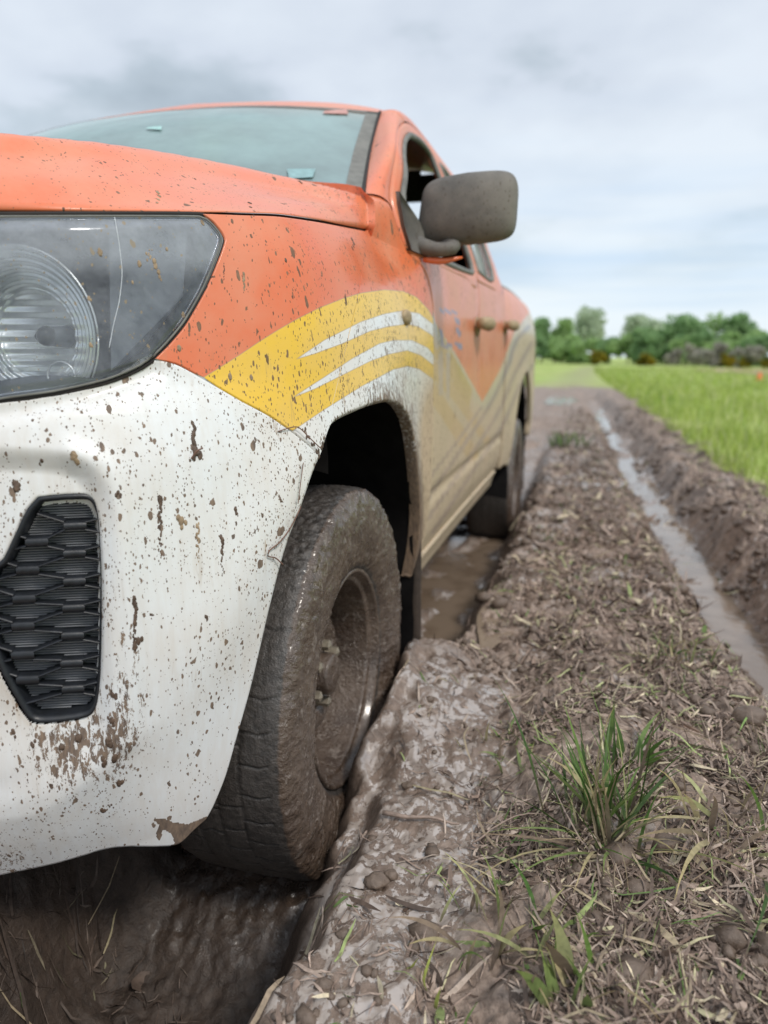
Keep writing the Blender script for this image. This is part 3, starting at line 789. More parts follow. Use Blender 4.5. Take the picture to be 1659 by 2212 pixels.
# bulb with its shade
bc = RC + ax*(-.005) + ux*(.036 if ux[0] > 0 else -.036)
V_, F_ = ico(3); obj('bulb_shade', bc + V_*[.013, .016, .014], F_, M_bulb, hlroot)
mb = MB(); mb.tube([bc + np.array([.0, .05, 0]), bc], [.016, .013], 16); mb.build('bulb_socket', M_house, hlroot)
for (px_, py_, rad) in ((132., 812., .020), (-20., 840., .03)):
    c = at(px_, py_, y=0.93); t2 = np.linspace(0, math.pi*2, 30); mb = MB()
    mb.tube(c + np.cos(t2)[:, None]*rad*ux + np.sin(t2)[:, None]*rad*uz, .0016, 6); mb.build('side_lamp_ring', M_chrome, hlroot)
# indicator pocket at the outer corner of the lamp
p = [at(235., 480., y=.975), at(330., 480., y=1.03), at(405., 500., y=1.07), at(395., 640., y=1.05), at(300., 760., y=.99), at(240., 800., y=.94)]
hs = MB(); pts = np.array(p); bk = pts + DIRB*.04
hs.add(np.vstack([pts, bk]), [(0,1,2,3,4,5)] + [(i, (i+1) % 6, (i+1) % 6+6, i+6) for i in range(6)])
hs.build('indicator_pocket', simple('smoked_plastic', (0.13, 0.145, 0.17), .35), hlroot, smooth=False)
mb = MB(); q = resample([(248, 470), (258, 530), (264, 590), (258, 650), (246, 700), (236, 752)], 40); mb.tube(skin_px(q[:, 0], q[:, 1]) - DIRB*.0032, .00045, 5); mb.build('lens_crack', simple('crack_white', (.7, .74, .78), .4), hlroot)
mirrored(hlroot)
# plain radiator grille between the lamps
xg = np.linspace(at(-150., 650., y=.8)[0], XC, 30); gz = np.linspace(1.17, .93, 12)[:, None]
GG = skin_y(np.broadcast_to(xg[None], (12, 30)), np.broadcast_to(gz, (12, 30))); GG[..., 1] += .02
rg = obj('radiator_grille', GG.reshape(-1, 3), grid_faces(12, 30), M_black, TR, solid=.01)
mb = MB()
for k in range(1, 11, 3): mb.tube(GG[k] + [0, -.012, 0], .011, 6)
mb.build('grille_bar', M_black, rg); mirrored(rg)
# ---- seams: dark recessed backing just under the gaps
def backing(px_line, name='panel_gap', w=9, inset=.016):
    q = resample(px_line, 70); t = np.gradient(q, axis=0); t /= np.linalg.norm(t, axis=1)[:, None]; n = np.stack([-t[:, 1], t[:, 0]], -1)
    rows = [skin_px(*(q + n*s*w).T) + DIRB*inset for s in (-1, 0, 1)]
    return np.vstack(rows), grid_faces(3, 70)
def lens_tube(pts, r, name, mat):
    q = resample(pts, 40); mb = MB(); mb.tube(skin_px(q[:, 0], q[:, 1]) - DIRB*.0035, r, 5); return mb.build(name, mat, hlroot)
Va, Fa = backing(HOOD_SEAM); Vb, Fb = backing(BUMP_SEAM); Vc, Fc_ = backing(HL_EDGE, w=14); Vd, Fd = backing([(-150, 458), (0, 458), (440, 462)], w=14)
Vz = np.vstack([Va, Vb, Vc, Vd]); Fz = np.vstack([Fa, Fb+210, Fc_+420, Fd+630])
pg = obj('panel_gap_backing', Vz, Fz, M_seam, TR); mirrored(pg)

# ---- hood
A_px = [(-150, 457), (0, 457), (200, 456), (440, 458), (520, 461), (600, 464), (680, 475), (740, 487), (792, 497)]
qA = resample(A_px, 140); qA[:, 1] -= 2.0*sstep(430, 520, qA[:, 0]); HA = skin_px(qA[:, 0], qA[:, 1])
# world curve of the crest, by photo pixel and distance
crest = [(-160, 281, .93), (0, 289, .975), (80, 296, 1.02), (159, 305, 1.08), (250, 318, 1.155), (344, 331, 1.25), (476, 353, 1.41), (582, 375, 1.55), (688, 398, 1.68), (740, 412, 1.745), (780, 424, 1.81)]
cr3 = np.array([at(float(a), float(b), y=c) for a, b, c in crest]); HD = resample(cr3, 140)
crease_px = [(-160, 322, .905), (0, 330, .945), (159, 338, 1.03), (230, 338, 1.075), (344, 352, 1.17), (476, 378, 1.33), (582, 402, 1.47), (688, 425, 1.61), (745, 437, 1.69), (793, 446, 1.79)]
HC = resample(np.array([at(float(a), float(b), y=c) for a, b, c in crease_px]), 140)
c0 = [HA[0] + np.array([XC-HA[0][0], -.045, 0])]
def extend(curve, tgt, n=36):
    s = np.linspace(0, 1, n, endpoint=False)[:, None]; d = curve[0]-curve[3]
    a = np.array(tgt, float)
    h = (1-s)**1*1.0
    ctrl = a + (curve[0]-a)*np.hstack([s, s**2, s**2])
    return np.vstack([ctrl, curve])
zA, zD = HA[0][2], HD[0][2]
EA = extend(HA, (XC, .785, zA-.02)); EC = extend(HC, (XC, .87, HC[0][2]+.005)); ED = extend(HD, (XC, .90, zD+.012))
mid = (EA*.52 + EC*.48); mid += np.array([.003, -.010, .003])*(1-sstep(.85, 1, np.linspace(0, 1, len(mid))))[:, None]
lo = EA*.85 + EC*.15 + np.array([.002, -.006, .0])
# inner hood surface runs from the crest to the centre line
k = ED.shape[0]; s = np.linspace(0, 1, k)
yi = np.interp(s, [0, 36/k, 1], [.90, .97, 1.86]); 
inner_c = np.stack([np.full(k, XC), yi, np.interp(yi, [.9, 1.2, 1.86], [zD+.012, zD+.045, 1.425])], -1)
rows = [EA + DIRB*.022 + np.array([0, 0, .004]), EA + DIRB*.002, EA, lo, mid, EC]
for f in (.35, .7, 1.0): 
    r_ = EC*(1-f) + ED*f; r_[..., 2] += .010*math.sin(f*math.pi); rows.append(r_)
for f in (.06, .16, .35, .6, .8, 1.0):
    g2 = 1-(1-f)**2; r_ = ED*(1-f) + inner_c*f; r_[..., 1:] = ED[:, 1:]*(1-g2) + inner_c[:, 1:]*g2; r_[..., 2] += 0 if f == 1 else .012*math.sin(f*math.pi)**.7*1.0*(ED[:, 0]-XC)/.5 - 0.004*math.exp(-((f-.16)/.08)**2); rows.append(r_)
HH = np.stack(rows)
# smooth across the rows
HH2 = np.stack([resample(HH[:, j], 60) for j in range(HH.shape[1])], 1)
HHl = with_lip(HH2, .02, 'r')
V = HHl.reshape(-1, 3); Pq = proj(V)
n_h = len(V)
hood = obj('hood', V, grid_faces(*HHl.shape[:2]), M_orange, TR, attrs=dict(mud=np.full(n_h, .17)+.25*sstep(600, 800, Pq[:, 0]), crust=np.zeros(n_h), dust=np.full(n_h, .14)))
mirrored(hood)
print('hood rear', np.round(HH2[0, -1], 3), np.round(HH2[-1, -1], 3), 'fender top', np.round(GB[0, -1], 3), np.round(edgeA[0], 3))
# ====CAB====
# ------------------------------------------------------------------ cabin
def sx(pts): return skin_x(*np.array(pts, float).T)
DTOP = [(1.96, 1.365), (1.972, 1.41), (2.02, 1.475), (2.11, 1.56), (2.29, 1.655), (2.45, 1.715), (2.6, 1.757), (2.88, 1.80), (3.3, 1.825), (3.6, 1.82), (3.92, 1.805)]
DT = resample(np.array(DTOP), 120); DT3 = sx(DT)
WSR = resample(np.array([PB, at(797., 330., y=2.14), at(812., 268., y=2.34), at(819., 244., y=2.42)]), 60)   # right edge of the windscreen
corner = WSR[-1]
ctop = at(395., 236., y=2.33); ctop[0] = XC
def parab(c, e, n, pw=2.0, px_=1.0):                              # from the centre line to the edge, level at the centre
    t = np.linspace(0, 1, n)[:, None]; w = np.array([px_, pw, pw])
    return np.array(c) + (np.array(e) - np.array(c))*t**w
WT = parab(ctop, corner, 60, 2.2)
WBm = parab([XC, 1.74, PB[2]+.035], PB, 60, 2.0)
CL = parab(ctop, WBm[0], 60, 1.0); CL[:, 0] = XC
CL[:, 2] += .03*np.sin(np.linspace(0, math.pi, 60)); CL[:, 1] -= .025*np.sin(np.linspace(0, math.pi, 60))
u_ = np.linspace(0, 1, 60)[None, :, None]; v_ = np.linspace(0, 1, 60)[:, None, None]
WG = coons(WT, WSR[::-1], WBm, CL, 60, 60, False)
# make it level across the centre line
base_ = WT[None]*(1-v_) + WBm[None]*v_
eL = CL[:, None] - base_[:, :1]; eR = WSR[::-1][:, None] - base_[:, -1:]
WG = base_ + eL*(1-u_**2) + eR*u_**2
GV = WG.reshape(-1, 3)
def both(G):
    M_ = G[:, ::-1].copy(); M_[..., 0] = 2*XC - M_[..., 0]
    return np.concatenate([M_[:, :-1], G], 1)
# whole windscreen is one pane: both halves in one mesh
WB2 = both(WG)
wsc = obj('windscreen', WB2.reshape(-1, 3), grid_faces(*WB2.shape[:2]), M_wind, TR)
# grey printed border of the glass, a strip on its inside
fw = 4
def border(rowsel): return rowsel
bs = np.concatenate([WG[:, -fw:].reshape(-1, 3)]); off_in = np.array([0, .004, -.003])
b2 = bs.copy(); b2[:, 0] = 2*XC - b2[:, 0]
ts_ = WG[:3].reshape(-1, 3); ts2 = ts_.copy(); ts2[:, 0] = 2*XC - ts2[:, 0]
n0 = len(bs)
obj('glass_border', np.vstack([bs, b2, ts_, ts2]) + off_in*-.6, np.vstack([grid_faces(60, fw), grid_faces(60, fw, off=n0), grid_faces(3, 60, off=2*n0), grid_faces(3, 60, off=2*n0+180)]), M_seal, wsc)
mb = MB(); q = WSR + np.array([.004, -.004, .0]); mb.tube(q, .006, 6); mb.build('windscreen_seal', M_seam, wsc)
q2 = q.copy(); q2[:, 0] = 2*XC-q2[:, 0]; mb = MB(); mb.tube(q2, .006, 6); mb.build('windscreen_seal', M_seam, wsc)
# a small sticker and two faint reflections painted as patches on the glass
def sticker(px0, py0, px1, py1, col, n=5, rows=4):
    # placed on the inside of the glass at nearest grid points
    P = proj(WG.reshape(-1, 3)); out = []
    for (a, b) in ((px0, py0), (px1, py0), (px1, py1), (px0, py1)):
        out.append(WG.reshape(-1, 3)[np.argmin((P[:, 0]-a)**2+(P[:, 1]-b)**2)])
    return np.array(out) + np.array([0, -.003, .004])
s1 = sticker(622, 368, 680, 388, None)
obj('sticker_and_reflections', s1, [(0, 1, 2, 3)], simple('sticker_paper', (0.22, 0.36, 0.37), .6, var=.2, scale=60), wsc, smooth=False)
s1 = sticker(318, 278, 352, 284, None)
obj('sticker_and_reflections', s1, [(0, 1, 2, 3)], simple('reflection_mint', (0.32, 0.52, 0.50), .6), wsc, smooth=False)  # mint reflection in the glass, painted as a patch
s1 = sticker(700, 241, 750, 249, None)
obj('sticker_and_reflections', s1, [(0, 1, 2, 3)], simple('reflection_red', (0.45, 0.24, 0.21), .6), wsc, smooth=False)  # red reflection in the glass, painted as a patch
# pillar between windscreen and door
dl = DT3[(DT[:, 0] <= 2.46)]; dlr = resample(dl, 60, False)
PG = np.stack([WSR*(1-u) + dlr*u + np.array([.016, -.020, .010])*math.sin(u*math.pi)**.8 for u in np.linspace(0, 1, 16)], 1)
PGl = with_lip(PG, .02, 'lr')
def simple_attrs(V, mud=.2, dust=.2): n = len(V); return dict(mud=np.full(n, mud), crust=np.zeros(n), dust=np.full(n, dust))
ap = obj('windscreen_pillar', PGl.reshape(-1, 3), grid_faces(*PGl.shape[:2]), M_orange, TR, attrs=simple_attrs(PGl.reshape(-1, 3), .16, .2)); mirrored(ap)
# roof
sideR = DT3[DT[:, 0] >= 2.45]; sideR = resample(sideR, 60, False)
frontR = resample(np.vstack([WT, PG[-1][1:]]), 70, False); 
rz = sideR[-1]
rearR = parab([XC, 3.93, 1.905], rz, 70, 4.0)
cR = resample(np.array([ctop, [XC, 2.6, 1.87], [XC, 3.0, 1.915], [XC, 3.93, 1.905]]), 60)
RG = coons(frontR, sideR, rearR, cR, 70, 60, False)
s_ = np.linspace(0, 1, 70)[None, :, None]; r_ = np.linspace(0, 1, 60)[:, None, None]
RG = RG + np.array([0, 0, .035])*np.sin(s_**2.2*math.pi)*np.sin(np.clip(r_*1.6, 0, 1)*math.pi/2)*(1-.2*r_)
RB = both(RG); RB[..., 2] += 0; rim0 = RB[0] + np.array([0, .012, -.025]); RB = np.concatenate([rim0[None], RB], 0)
obj('roof', RB.reshape(-1, 3), grid_faces(*RB.shape[:2]), M_orange, TR, attrs=simple_attrs(RB.reshape(-1, 3), .1, .2))
# doors
BLUE = (0.17, 0.19, 0.36)
STR = [[(918, 1085), (1000, 965), (1060, 872), (1098, 790), (1114, 738), (1142, 706)], [(925, 1120), (1012, 992), (1078, 888), (1108, 815), (1148, 742)],
       [(930, 1030), (990, 950), (1040, 880)], [(935, 1150), (1020, 1020), (1085, 920), (1120, 840), (1150, 790)]]
def side_color(V):
    P = proj(V); n = len(V)
    c = np.tile(np.array([[.50, .44, .33]]), (n, 1))
    y = np.minimum(sdist(P, YEL), -np.maximum(sdist(P, WH1), sdist(P, WH2))) > 0
    c[y] = (.46, .33, .11)
    for a, b, w in (((905, 800), (1020, 980), 14), ((940, 790), (1050, 950), 9)):
        c[dist_line(P, np.array([a, b], float)) < w] = (.50, .36, .17)
    o = sdist(P, ORA) > 0
    c[o] = (.70, .19, .085)
    for i, st in enumerate(STR):
        c[dist_line(P, resample(st, 30)) < (4.5 if i != 2 else 3)] = (.24, .22, .24)
    for a, b, w in (((952, 671), (968, 672), 3.4), ((973, 674), (985, 676), 3.4), ((985, 690), (991, 697), 4), ((988, 712), (993, 722), 4), ((953, 746), (973, 748), 4), ((986, 742), (996, 750), 4.5), ((952, 712), (956, 740), 3)):
        c[dist_line(P, np.array([a, b], float)) < w] = BLUE
    for a, b, w in (((925, 655), (945, 745), 7), ((925, 760), (925, 860), 7), ((952, 765), (952, 850), 5), ((968, 765), (968, 860), 4)):
        c[dist_line(P, np.array([a, b], float)) < w] = (.34, .33, .33)
    far = V[:, 0] < XC
    return c
def side_attrs(V):
    z, y = V[:, 2], V[:, 1]
    P = proj(V); o = sdist(P, ORA)
    d = .26 + .55*sstep(5, -25, o) - .1*sstep(3.0, 5.0, y)
    d = np.where(z > 1.15, .24, d)
    return dict(pc=side_color(V), mud=np.full(len(V), .22)+.2*sstep(.9, .5, z), crust=.25*sstep(.62, .45, z), dust=d)
def door(name, outline_front, outline_rear, top, bottom, top_loop, open_loop, glass=None, handle_y=None):
    """outline curves in side view (y, z)"""
    U = coons(top, outline_rear, bottom, outline_front, 90, 90)
    G = skin_x(U[..., 0], U[..., 1])
    # sill fold at the foot and the pressed line above it
    z = G[..., 2]; G[..., 0] -= .010*np.exp(-((z-.60)/.02)**2)
    Gl = with_lip(G, .02, 'lbr'); V = Gl.reshape(-1, 3)
    o = obj(name, V, grid_faces(*Gl.shape[:2]), M_vcol, TR, attrs=side_attrs(V))
    c = np.array(open_loop).mean(0)
    def al(loop):
        q = resample(np.array(list(loop) + [loop[0]]), 161)[:-1]; return q
    A, B = al(top_loop), al(open_loop)
    # match the loops by angle about the window centre
    aB = np.unwrap(np.arctan2(B[:, 1]-c[1], B[:, 0]-c[0])); aA = np.arctan2(A[:, 1]-c[1], A[:, 0]-c[0])
    A2 = np.array([A[np.argmin(np.abs(np.angle(np.exp(1j*(aA-t)))))] for t in aB])
    for _ in range(2): A2 = (np.roll(A2, 1, 0)+2*A2+np.roll(A2, -1, 0))/4
    rows = []
    for t, push in ((-.004, .016), (0, 0), (.3, 0), (.6, 0), (.92, 0), (1.0, .004), (1.0, .02)):
        p = sx(A2*(1-t) + B*t); p[:, 0] -= push; rows.append(p)
    R = np.stack(rows); V = R.reshape(-1, 3)
    fr = obj('window_frame', V, grid_faces(len(rows), 160, True), M_orange, o, attrs=simple_attrs(V, .1, .34))
    # rubber seal round the opening
    p = sx(B*.97 + c*.03); p[:, 0] += -.004; mb = MB(); mb.tube(np.vstack([p, p[:2]]), .0105, 6, False); mb.build('window_seal', M_seal, o)
    if glass:
        g = sx(B); g[:, 0] -= .022; cc = g.mean(0)
        obj('window_pane', np.vstack([g, cc[None]]), [(i, (i+1) % 160, 160) for i in range(160)], M_side, o)
    if handle_y:
        mb = MB(); zc_ = 1.125 if handle_y < 3.2 else 1.155
        yy = np.linspace(handle_y-.11, handle_y+.05, 14); p = skin_x(yy, np.full(14, zc_)); p[:, 0] += .026 + .022*np.sin(np.linspace(0, math.pi, 14))
        mb.tube(p, .020 + .008*np.sin(np.linspace(0, math.pi, 14)), 8); mb.build('door_handle', M_handle, o)
        V_, F_ = ico(2); p0 = skin_x(handle_y-.02, zc_-.01); obj('handle_recess', p0 + V_*[.014, .055, .04], F_, M_handle, o)
    # inner door card
    G3 = skin_x(U[::6, ::6, 0], U[::6, ::6, 1]); G3[..., 0] -= .07
    obj('door_card', G3.reshape(-1, 3), grid_faces(*G3.shape[:2]), M_cabin, o)
    mirrored(o); return o
M_handle = simple('dusty_handle', (0.33, 0.25, 0.15), .7, var=.25, scale=60)
DTl = [tuple(q) for q in DT]
g_ = .004
front_curve = [(y+.006, z) for y, z in SEAM_YZ[2:]] + [(2.06, .425)]
def dcut(y0, y1): 
    q = [p for p in DTl if y0 < p[0] < y1]; return q[::6] + [q[-1]]
FT = [(1.974, 1.262), (1.965, 1.31), (1.966, 1.36)] + [(y+.004, z-.004) for y, z in dcut(1.965, 3.02)] + [(3.02, 1.8)]
door('front_door', front_curve, [(3.02, 1.285), (3.02, .9), (3.02, .425)], [(1.974, 1.258), (2.3, 1.258), (2.7, 1.27), (3.02, 1.285)], [(2.06, .425), (3.02, .425)],
     FT + [(3.02, 1.287), (2.7, 1.272), (2.3, 1.26)], [(2.02, 1.285), (1.995, 1.34), (2.02, 1.42), (2.13, 1.525), (2.30, 1.62), (2.50, 1.695), (2.75, 1.745), (2.90, 1.755), (2.95, 1.73), (2.955, 1.5), (2.955, 1.34), (2.93, 1.305), (2.6, 1.285), (2.25, 1.272), (2.1, 1.27)], handle_y=2.98)
door('rear_door', [(3.03, 1.287), (3.03, .425)], [(3.92, 1.305), (3.925, 1.0), (3.90, .80), (3.92, .60), (3.92, .425)], [(3.03, 1.287), (3.5, 1.297), (3.92, 1.305)], [(3.03, .425), (3.92, .425)],
     [(3.03, 1.289), (3.03, 1.80)] + dcut(3.04, 3.92) + [(3.92, 1.80), (3.92, 1.307), (3.5, 1.299)], [(3.09, 1.33), (3.09, 1.55), (3.10, 1.74), (3.3, 1.755), (3.6, 1.72), (3.72, 1.62), (3.74, 1.52), (3.68, 1.40), (3.6, 1.345), (3.4, 1.325)], glass=True, handle_y=3.92)
# sills below the doors
U = coons([(2.06, .42), (3.9, .42)], [(3.9, .42), (3.9, .34)], [(2.1, .34), (3.9, .34)], [(2.06, .42), (2.1, .34)], 40, 8)
G = skin_x(U[..., 0], U[..., 1]); G[..., 0] += .012; V = G.reshape(-1, 3)
o = obj('sill_panel', V, grid_faces(8, 40), M_vcol, TR, attrs=side_attrs(V), solid=.02); mirrored(o)
# ---- cargo bed
BARC = [(4.28, .40), (4.31, .55), (4.39, .70), (4.52, .82), (4.70, .895), (4.88, .915), (5.06, .895), (5.24, .82), (5.37, .70), (5.45, .55), (5.46, .45)]
U = coons([(3.97, 1.375), (5.65, 1.40)], [(5.65, 1.40), (5.66, .9), (5.62, .45)], [(3.97, .42), (4.15, .42)] + BARC + [(5.62, .45)], [(3.97, 1.375), (3.97, .42)], 150, 90)
G = skin_x(U[..., 0], U[..., 1]); Gl = with_lip(G, .03, 'tlbr'); V = Gl.reshape(-1, 3)
bed = obj('cargo_bed_side', V, grid_faces(*Gl.shape[:2]), M_vcol, TR, attrs=side_attrs(V)); mirrored(bed)
mb = MB(); p = sx([(y, 1.375+.015*(y-3.97)) for y in np.linspace(3.97, 5.66, 30)]); p[:, 0] -= .02; p[:, 2] += .004; mb.tube(p, .016, 8); o = mb.build('bed_rail', M_seal, TR); mirrored(o)
mb = MB(); mb.box((XC, 4.8, .62), (.80, .82, .02)); mb.box((XC, 3.99, .98), (.86, .012, .36)); mb.box((XC, 5.66, .98), (.88, .02, .38)); mb.build('cargo_bed_floor', M_dark, TR, smooth=False)
# ---- cab rear wall, floor, seats, wheel
mb = MB()
mb.box((XC, 3.90, .88), (.90, .012, .46)); mb.box((XC, 3.90, 1.825), (.58, .012, .062)); mb.box((XC, 3.89, 1.845), (.50, .010, .062)); mb.box((XC, 3.90, 1.49), (.80, .012, .165))
for s_ in (-1, 1): mb.box((XC+s_*.68, 3.90, 1.55), (.10, .012, .16))
mb.build('cab_rear_wall', M_cabin, TR, smooth=False)
mb = MB(); mb.box((XC, 2.9, .46), (.86, 1.02, .03)); mb.box((XC, 1.98, .9), (.84, .02, .44)); mb.box((XC, 2.10, 1.27), (.80, .17, .055)); mb.box((XC, 2.17, 1.20), (.78, .14, .10)); mb.build('dashboard', M_cabin, TR, smooth=False, bevel=.03)
for sgn in (-1, 1):
    for yb, nm in ((2.95, 'front_seat'), (3.72, 'rear_seat')):
        mb = MB(); cx_ = XC + sgn*.40
        mb.box((cx_, yb-.22, .74), (.25, .27, .09)); th_ = math.radians(-16); Rm = np.array([[1, 0, 0], [0, math.cos(th_), -math.sin(th_)], [0, math.sin(th_), math.cos(th_)]])
        mb.box((cx_, yb+.04, 1.08), (.25, .065, .32), Rm); mb.box((cx_, yb+.13, 1.50), (.13, .05, .09), Rm)
        mb.build(nm, M_seat, TR, smooth=False, bevel=.04)
tt = np.linspace(0, 2*math.pi, 40)
c = np.array([XC+.40, 2.40, 1.24]); mb = MB(); mb.tube(c + np.stack([np.cos(tt)*.185, -np.sin(tt)*.06*1.0, np.sin(tt)*.17], -1), .015, 8, False); mb.tube([c, c+[0, -.2, -.08]], .03, 8); mb.build('steering_wheel', M_black, TR)
# ---- side mirror
def superbox(c, h, e=.35, n=28, m=40):
    u = np.linspace(-math.pi/2, math.pi/2, n)[:, None]; v = np.linspace(0, 2*math.pi, m, endpoint=False)[None]
    f = lambda a: np.sign(a)*np.abs(a)**e
    P = np.stack([f(np.cos(u))*f(np.cos(v)), f(np.cos(u))*f(np.sin(v)), f(np.sin(u))*np.ones_like(v)], -1)
    return P*np.array(h), grid_faces(n, m, True)
mc = at(1013., 455., y=2.10)
P, F_ = superbox(None, (.128, .062, .087), .36)
x_, y_, z_ = P[..., 0], P[..., 1], P[..., 2]
sh = P.copy()
sh[..., 2] = z_*(1 - .10*np.clip(-x_/.134, 0, 1) + .04*(x_/.134)) + .012*(x_/.134)*np.clip(-z_/.09, 0, 1)+.002
sh[..., 0] = x_ + .012*(z_/.09)*np.clip(-x_/.13, 0, 1) - .006*np.clip(-z_/.09, 0, 1)*np.clip(x_/.13, 0, 1)
sh[..., 1] = np.where(y_ < 0, y_*(1.15 - .35*(z_/.093)**2 - .3*(x_/.134)**2), y_*.55)
cut = z_ < -.055
mir = obj('side_mirror', (mc + sh).reshape(-1, 3), F_, M_mirror, TR)
gl_ = [mc + np.array([a*.102, .0345, b*.064]) for a, b in ((-1, -1), (1, -1), (1, 1), (-1, 1))]
obj('mirror_glass', gl_, [(0, 1, 2, 3)], M_chrome, mir, smooth=False)
# foot and triangular base on the door corner
foot0 = skin_x(2.06, 1.265)
mb = MB(); pts = resample(np.array([foot0 + [-.03, -.03, .03], foot0 + [.035, -.03, .012], foot0+[.085, -.02, .018], mc + np.array([-.085, .0, -.075])]), 14)
mb.tube(pts, np.interp(np.linspace(0, 1, 14), [0, .3, .7, 1], [.024, .019, .016, .022]), 12); mb.build('mirror_arm', M_mirror, mir)
q = [(1.975, 1.27), (1.972, 1.33), (1.985, 1.385), (2.00, 1.42), (2.035, 1.37), (2.075, 1.325), (2.14, 1.29), (2.17, 1.268), (2.05, 1.262)]
t3 = sx(q); t3[:, 0] += .010; t4 = t3.copy(); t4[:, 0] -= .02; k = len(q); cc = t3.mean(0) + [.012, 0, 0]
obj('mirror_base', np.vstack([t3, t4, cc[None]]), [(i, (i+1) % k, 2*k) for i in range(k)] + [(i, (i+1) % k, (i+1) % k+k, i+k) for i in range(k)], M_mirror, mir)
mb = MB(); mb.tube(resample(np.array([foot0 + [.0, -.03, -.012], foot0+[.05, -.02, -.016], foot0+[.10, 0, -.006]]), 8), [.006, .008, .009, .009, .008, .007, .005, .003], 10); mb.build('mirror_foot_reflection', M_handle2 if False else M_orange, mir)  # orange tube stands in for the reflection under the mirror foot
mirrored(mir)
# side indicator on the fender
V_, F_ = ico(3); p0 = skin_x(1.795, 1.093); sm_ = obj('side_marker', p0 + V_*[.012, .035, .019] + [.004, 0, 0], F_, M_handle, TR); mirrored(sm_)
# ---- wheel wells, flaps
def well(arc, x_out, x_in, name='wheel_well'):
    a = resample(np.array(arc), 50); rows = []
    for f in np.linspace(0, 1, 6):
        p = np.stack([np.full(50, x_out*(1-f)+x_in*f), a[:, 0], a[:, 1]], -1); c_ = a.mean(0); p[:, 1] += (p[:, 1]-c_[0])*.05*min(1, f*3); p[:, 2] += .03*min(1, f*3); rows.append(p)
    G = np.stack(rows); G = G + (0.006*noise3(G[..., 0]*12, G[..., 1]*12, G[..., 2]*12))[..., None]
    bk = G[-1]; cpt = bk.mean(0); V = np.vstack([G.reshape(-1, 3), [cpt]]); F_ = grid_faces(6, 50).tolist() + [(250+i, 250+i+1, 300) for i in range(49)]
    o = obj(name, V, F_, M_dark, TR); mirrored(o)
well([(1.23, .80)] + [(p[0], p[1]+.004) for p in ARCH_YZ[0:]] + [(1.915, .12)], -.432, -.86)
well([(4.27, .2)] + BARC + [(5.47, .2)], -.42, -.82)
def flap(y, ztop, zbot, name='mud_flap'):
    u = np.linspace(0, 1, 14)[None]; v = np.linspace(0, 1, 20)[:, None]
    x = -.425 - .26*u + 0*v; z = ztop*(1-v) + zbot*v + 0*u; yy = y + .012*v + .006*noise3(u*4, v*5, 0)
    G = np.stack([x, yy, z], -1); o = obj(name, G.reshape(-1, 3), grid_faces(20, 14), M_flap, TR, solid=.012); mirrored(o)
M_flap = mud_mat('flap_mud', .3, (.025, .018, .014), (.07, .05, .037), 1.0, False, .4)
flap(1.975, .62, .10); flap(5.50, .5, .05)
mb = MB(); mb.box((XC, 3.1, .33), (.42, 2.2, .05)); mb.box((XC, 1.5, .55), (.38, .5, .30)); mb.box((XC, 1.40, .28), (.65, .05, .05)); mb.box((XC, 4.8, .30), (.7, .06, .06)); mb.box((XC, 5.70, .42), (.80, .06, .12)); mb.box((XC, 5.2, .40), (.35, .35, .10)); mb.build('chassis', M_dark, TR, smooth=False)
# ---- wheels
def wheel_mat():
    t = NT('mud_caked_tyre'); P = t.coords()
    sd = t.attr('side'); b = t.noise(P, 70, 5, .65); c = t.noise(P, 240, 3, .6); big = t.noise(P, 12, 4, .6)
    c0 = t.mix(t.rng(b, .35, .65), (.030, .026, .023), (.068, .058, .051)); c1 = t.mix(t.rng(big, .35, .65), (.062, .040, .028), (.115, .080, .057))
    col = t.mix(t.rng(t.math('ADD', sd, t.math('MULTIPLY', t.math('SUBTRACT', b, .5), .8)), .35, .6), c0, c1)
    col = t.mix(t.attr('crackm'), col, (.018, .015, .013))
    fl = t.math('MULTIPLY', t.rng(t.noise(t.coords((1, 1, .7)), 48, 4, .6, 1.4), .60, .63, smooth=True), t.rng(sd, .5, .9)); col = t.mix(t.math('MULTIPLY', fl, .65), col, (.24, .20, .17))  # pale flecks: wet glints painted into the sidewall colour
    pat = t.rng(t.noise(P, 28, 4, .6, 1.4), .5, .58, smooth=True)
    rough = t.mix(sd, .50, t.mix(pat, .45, .18))
    h = t.math('ADD', t.math('MULTIPLY', b, t.rng(sd, 0, 1, .5, 1.2)), t.math('MULTIPLY', c, .2))
    return t.done(t.bsdf(col, rough, h, .9, .007, spec=.7, coat=t.math('MULTIPLY', sd, .5)))
M_wheel = wheel_mat()
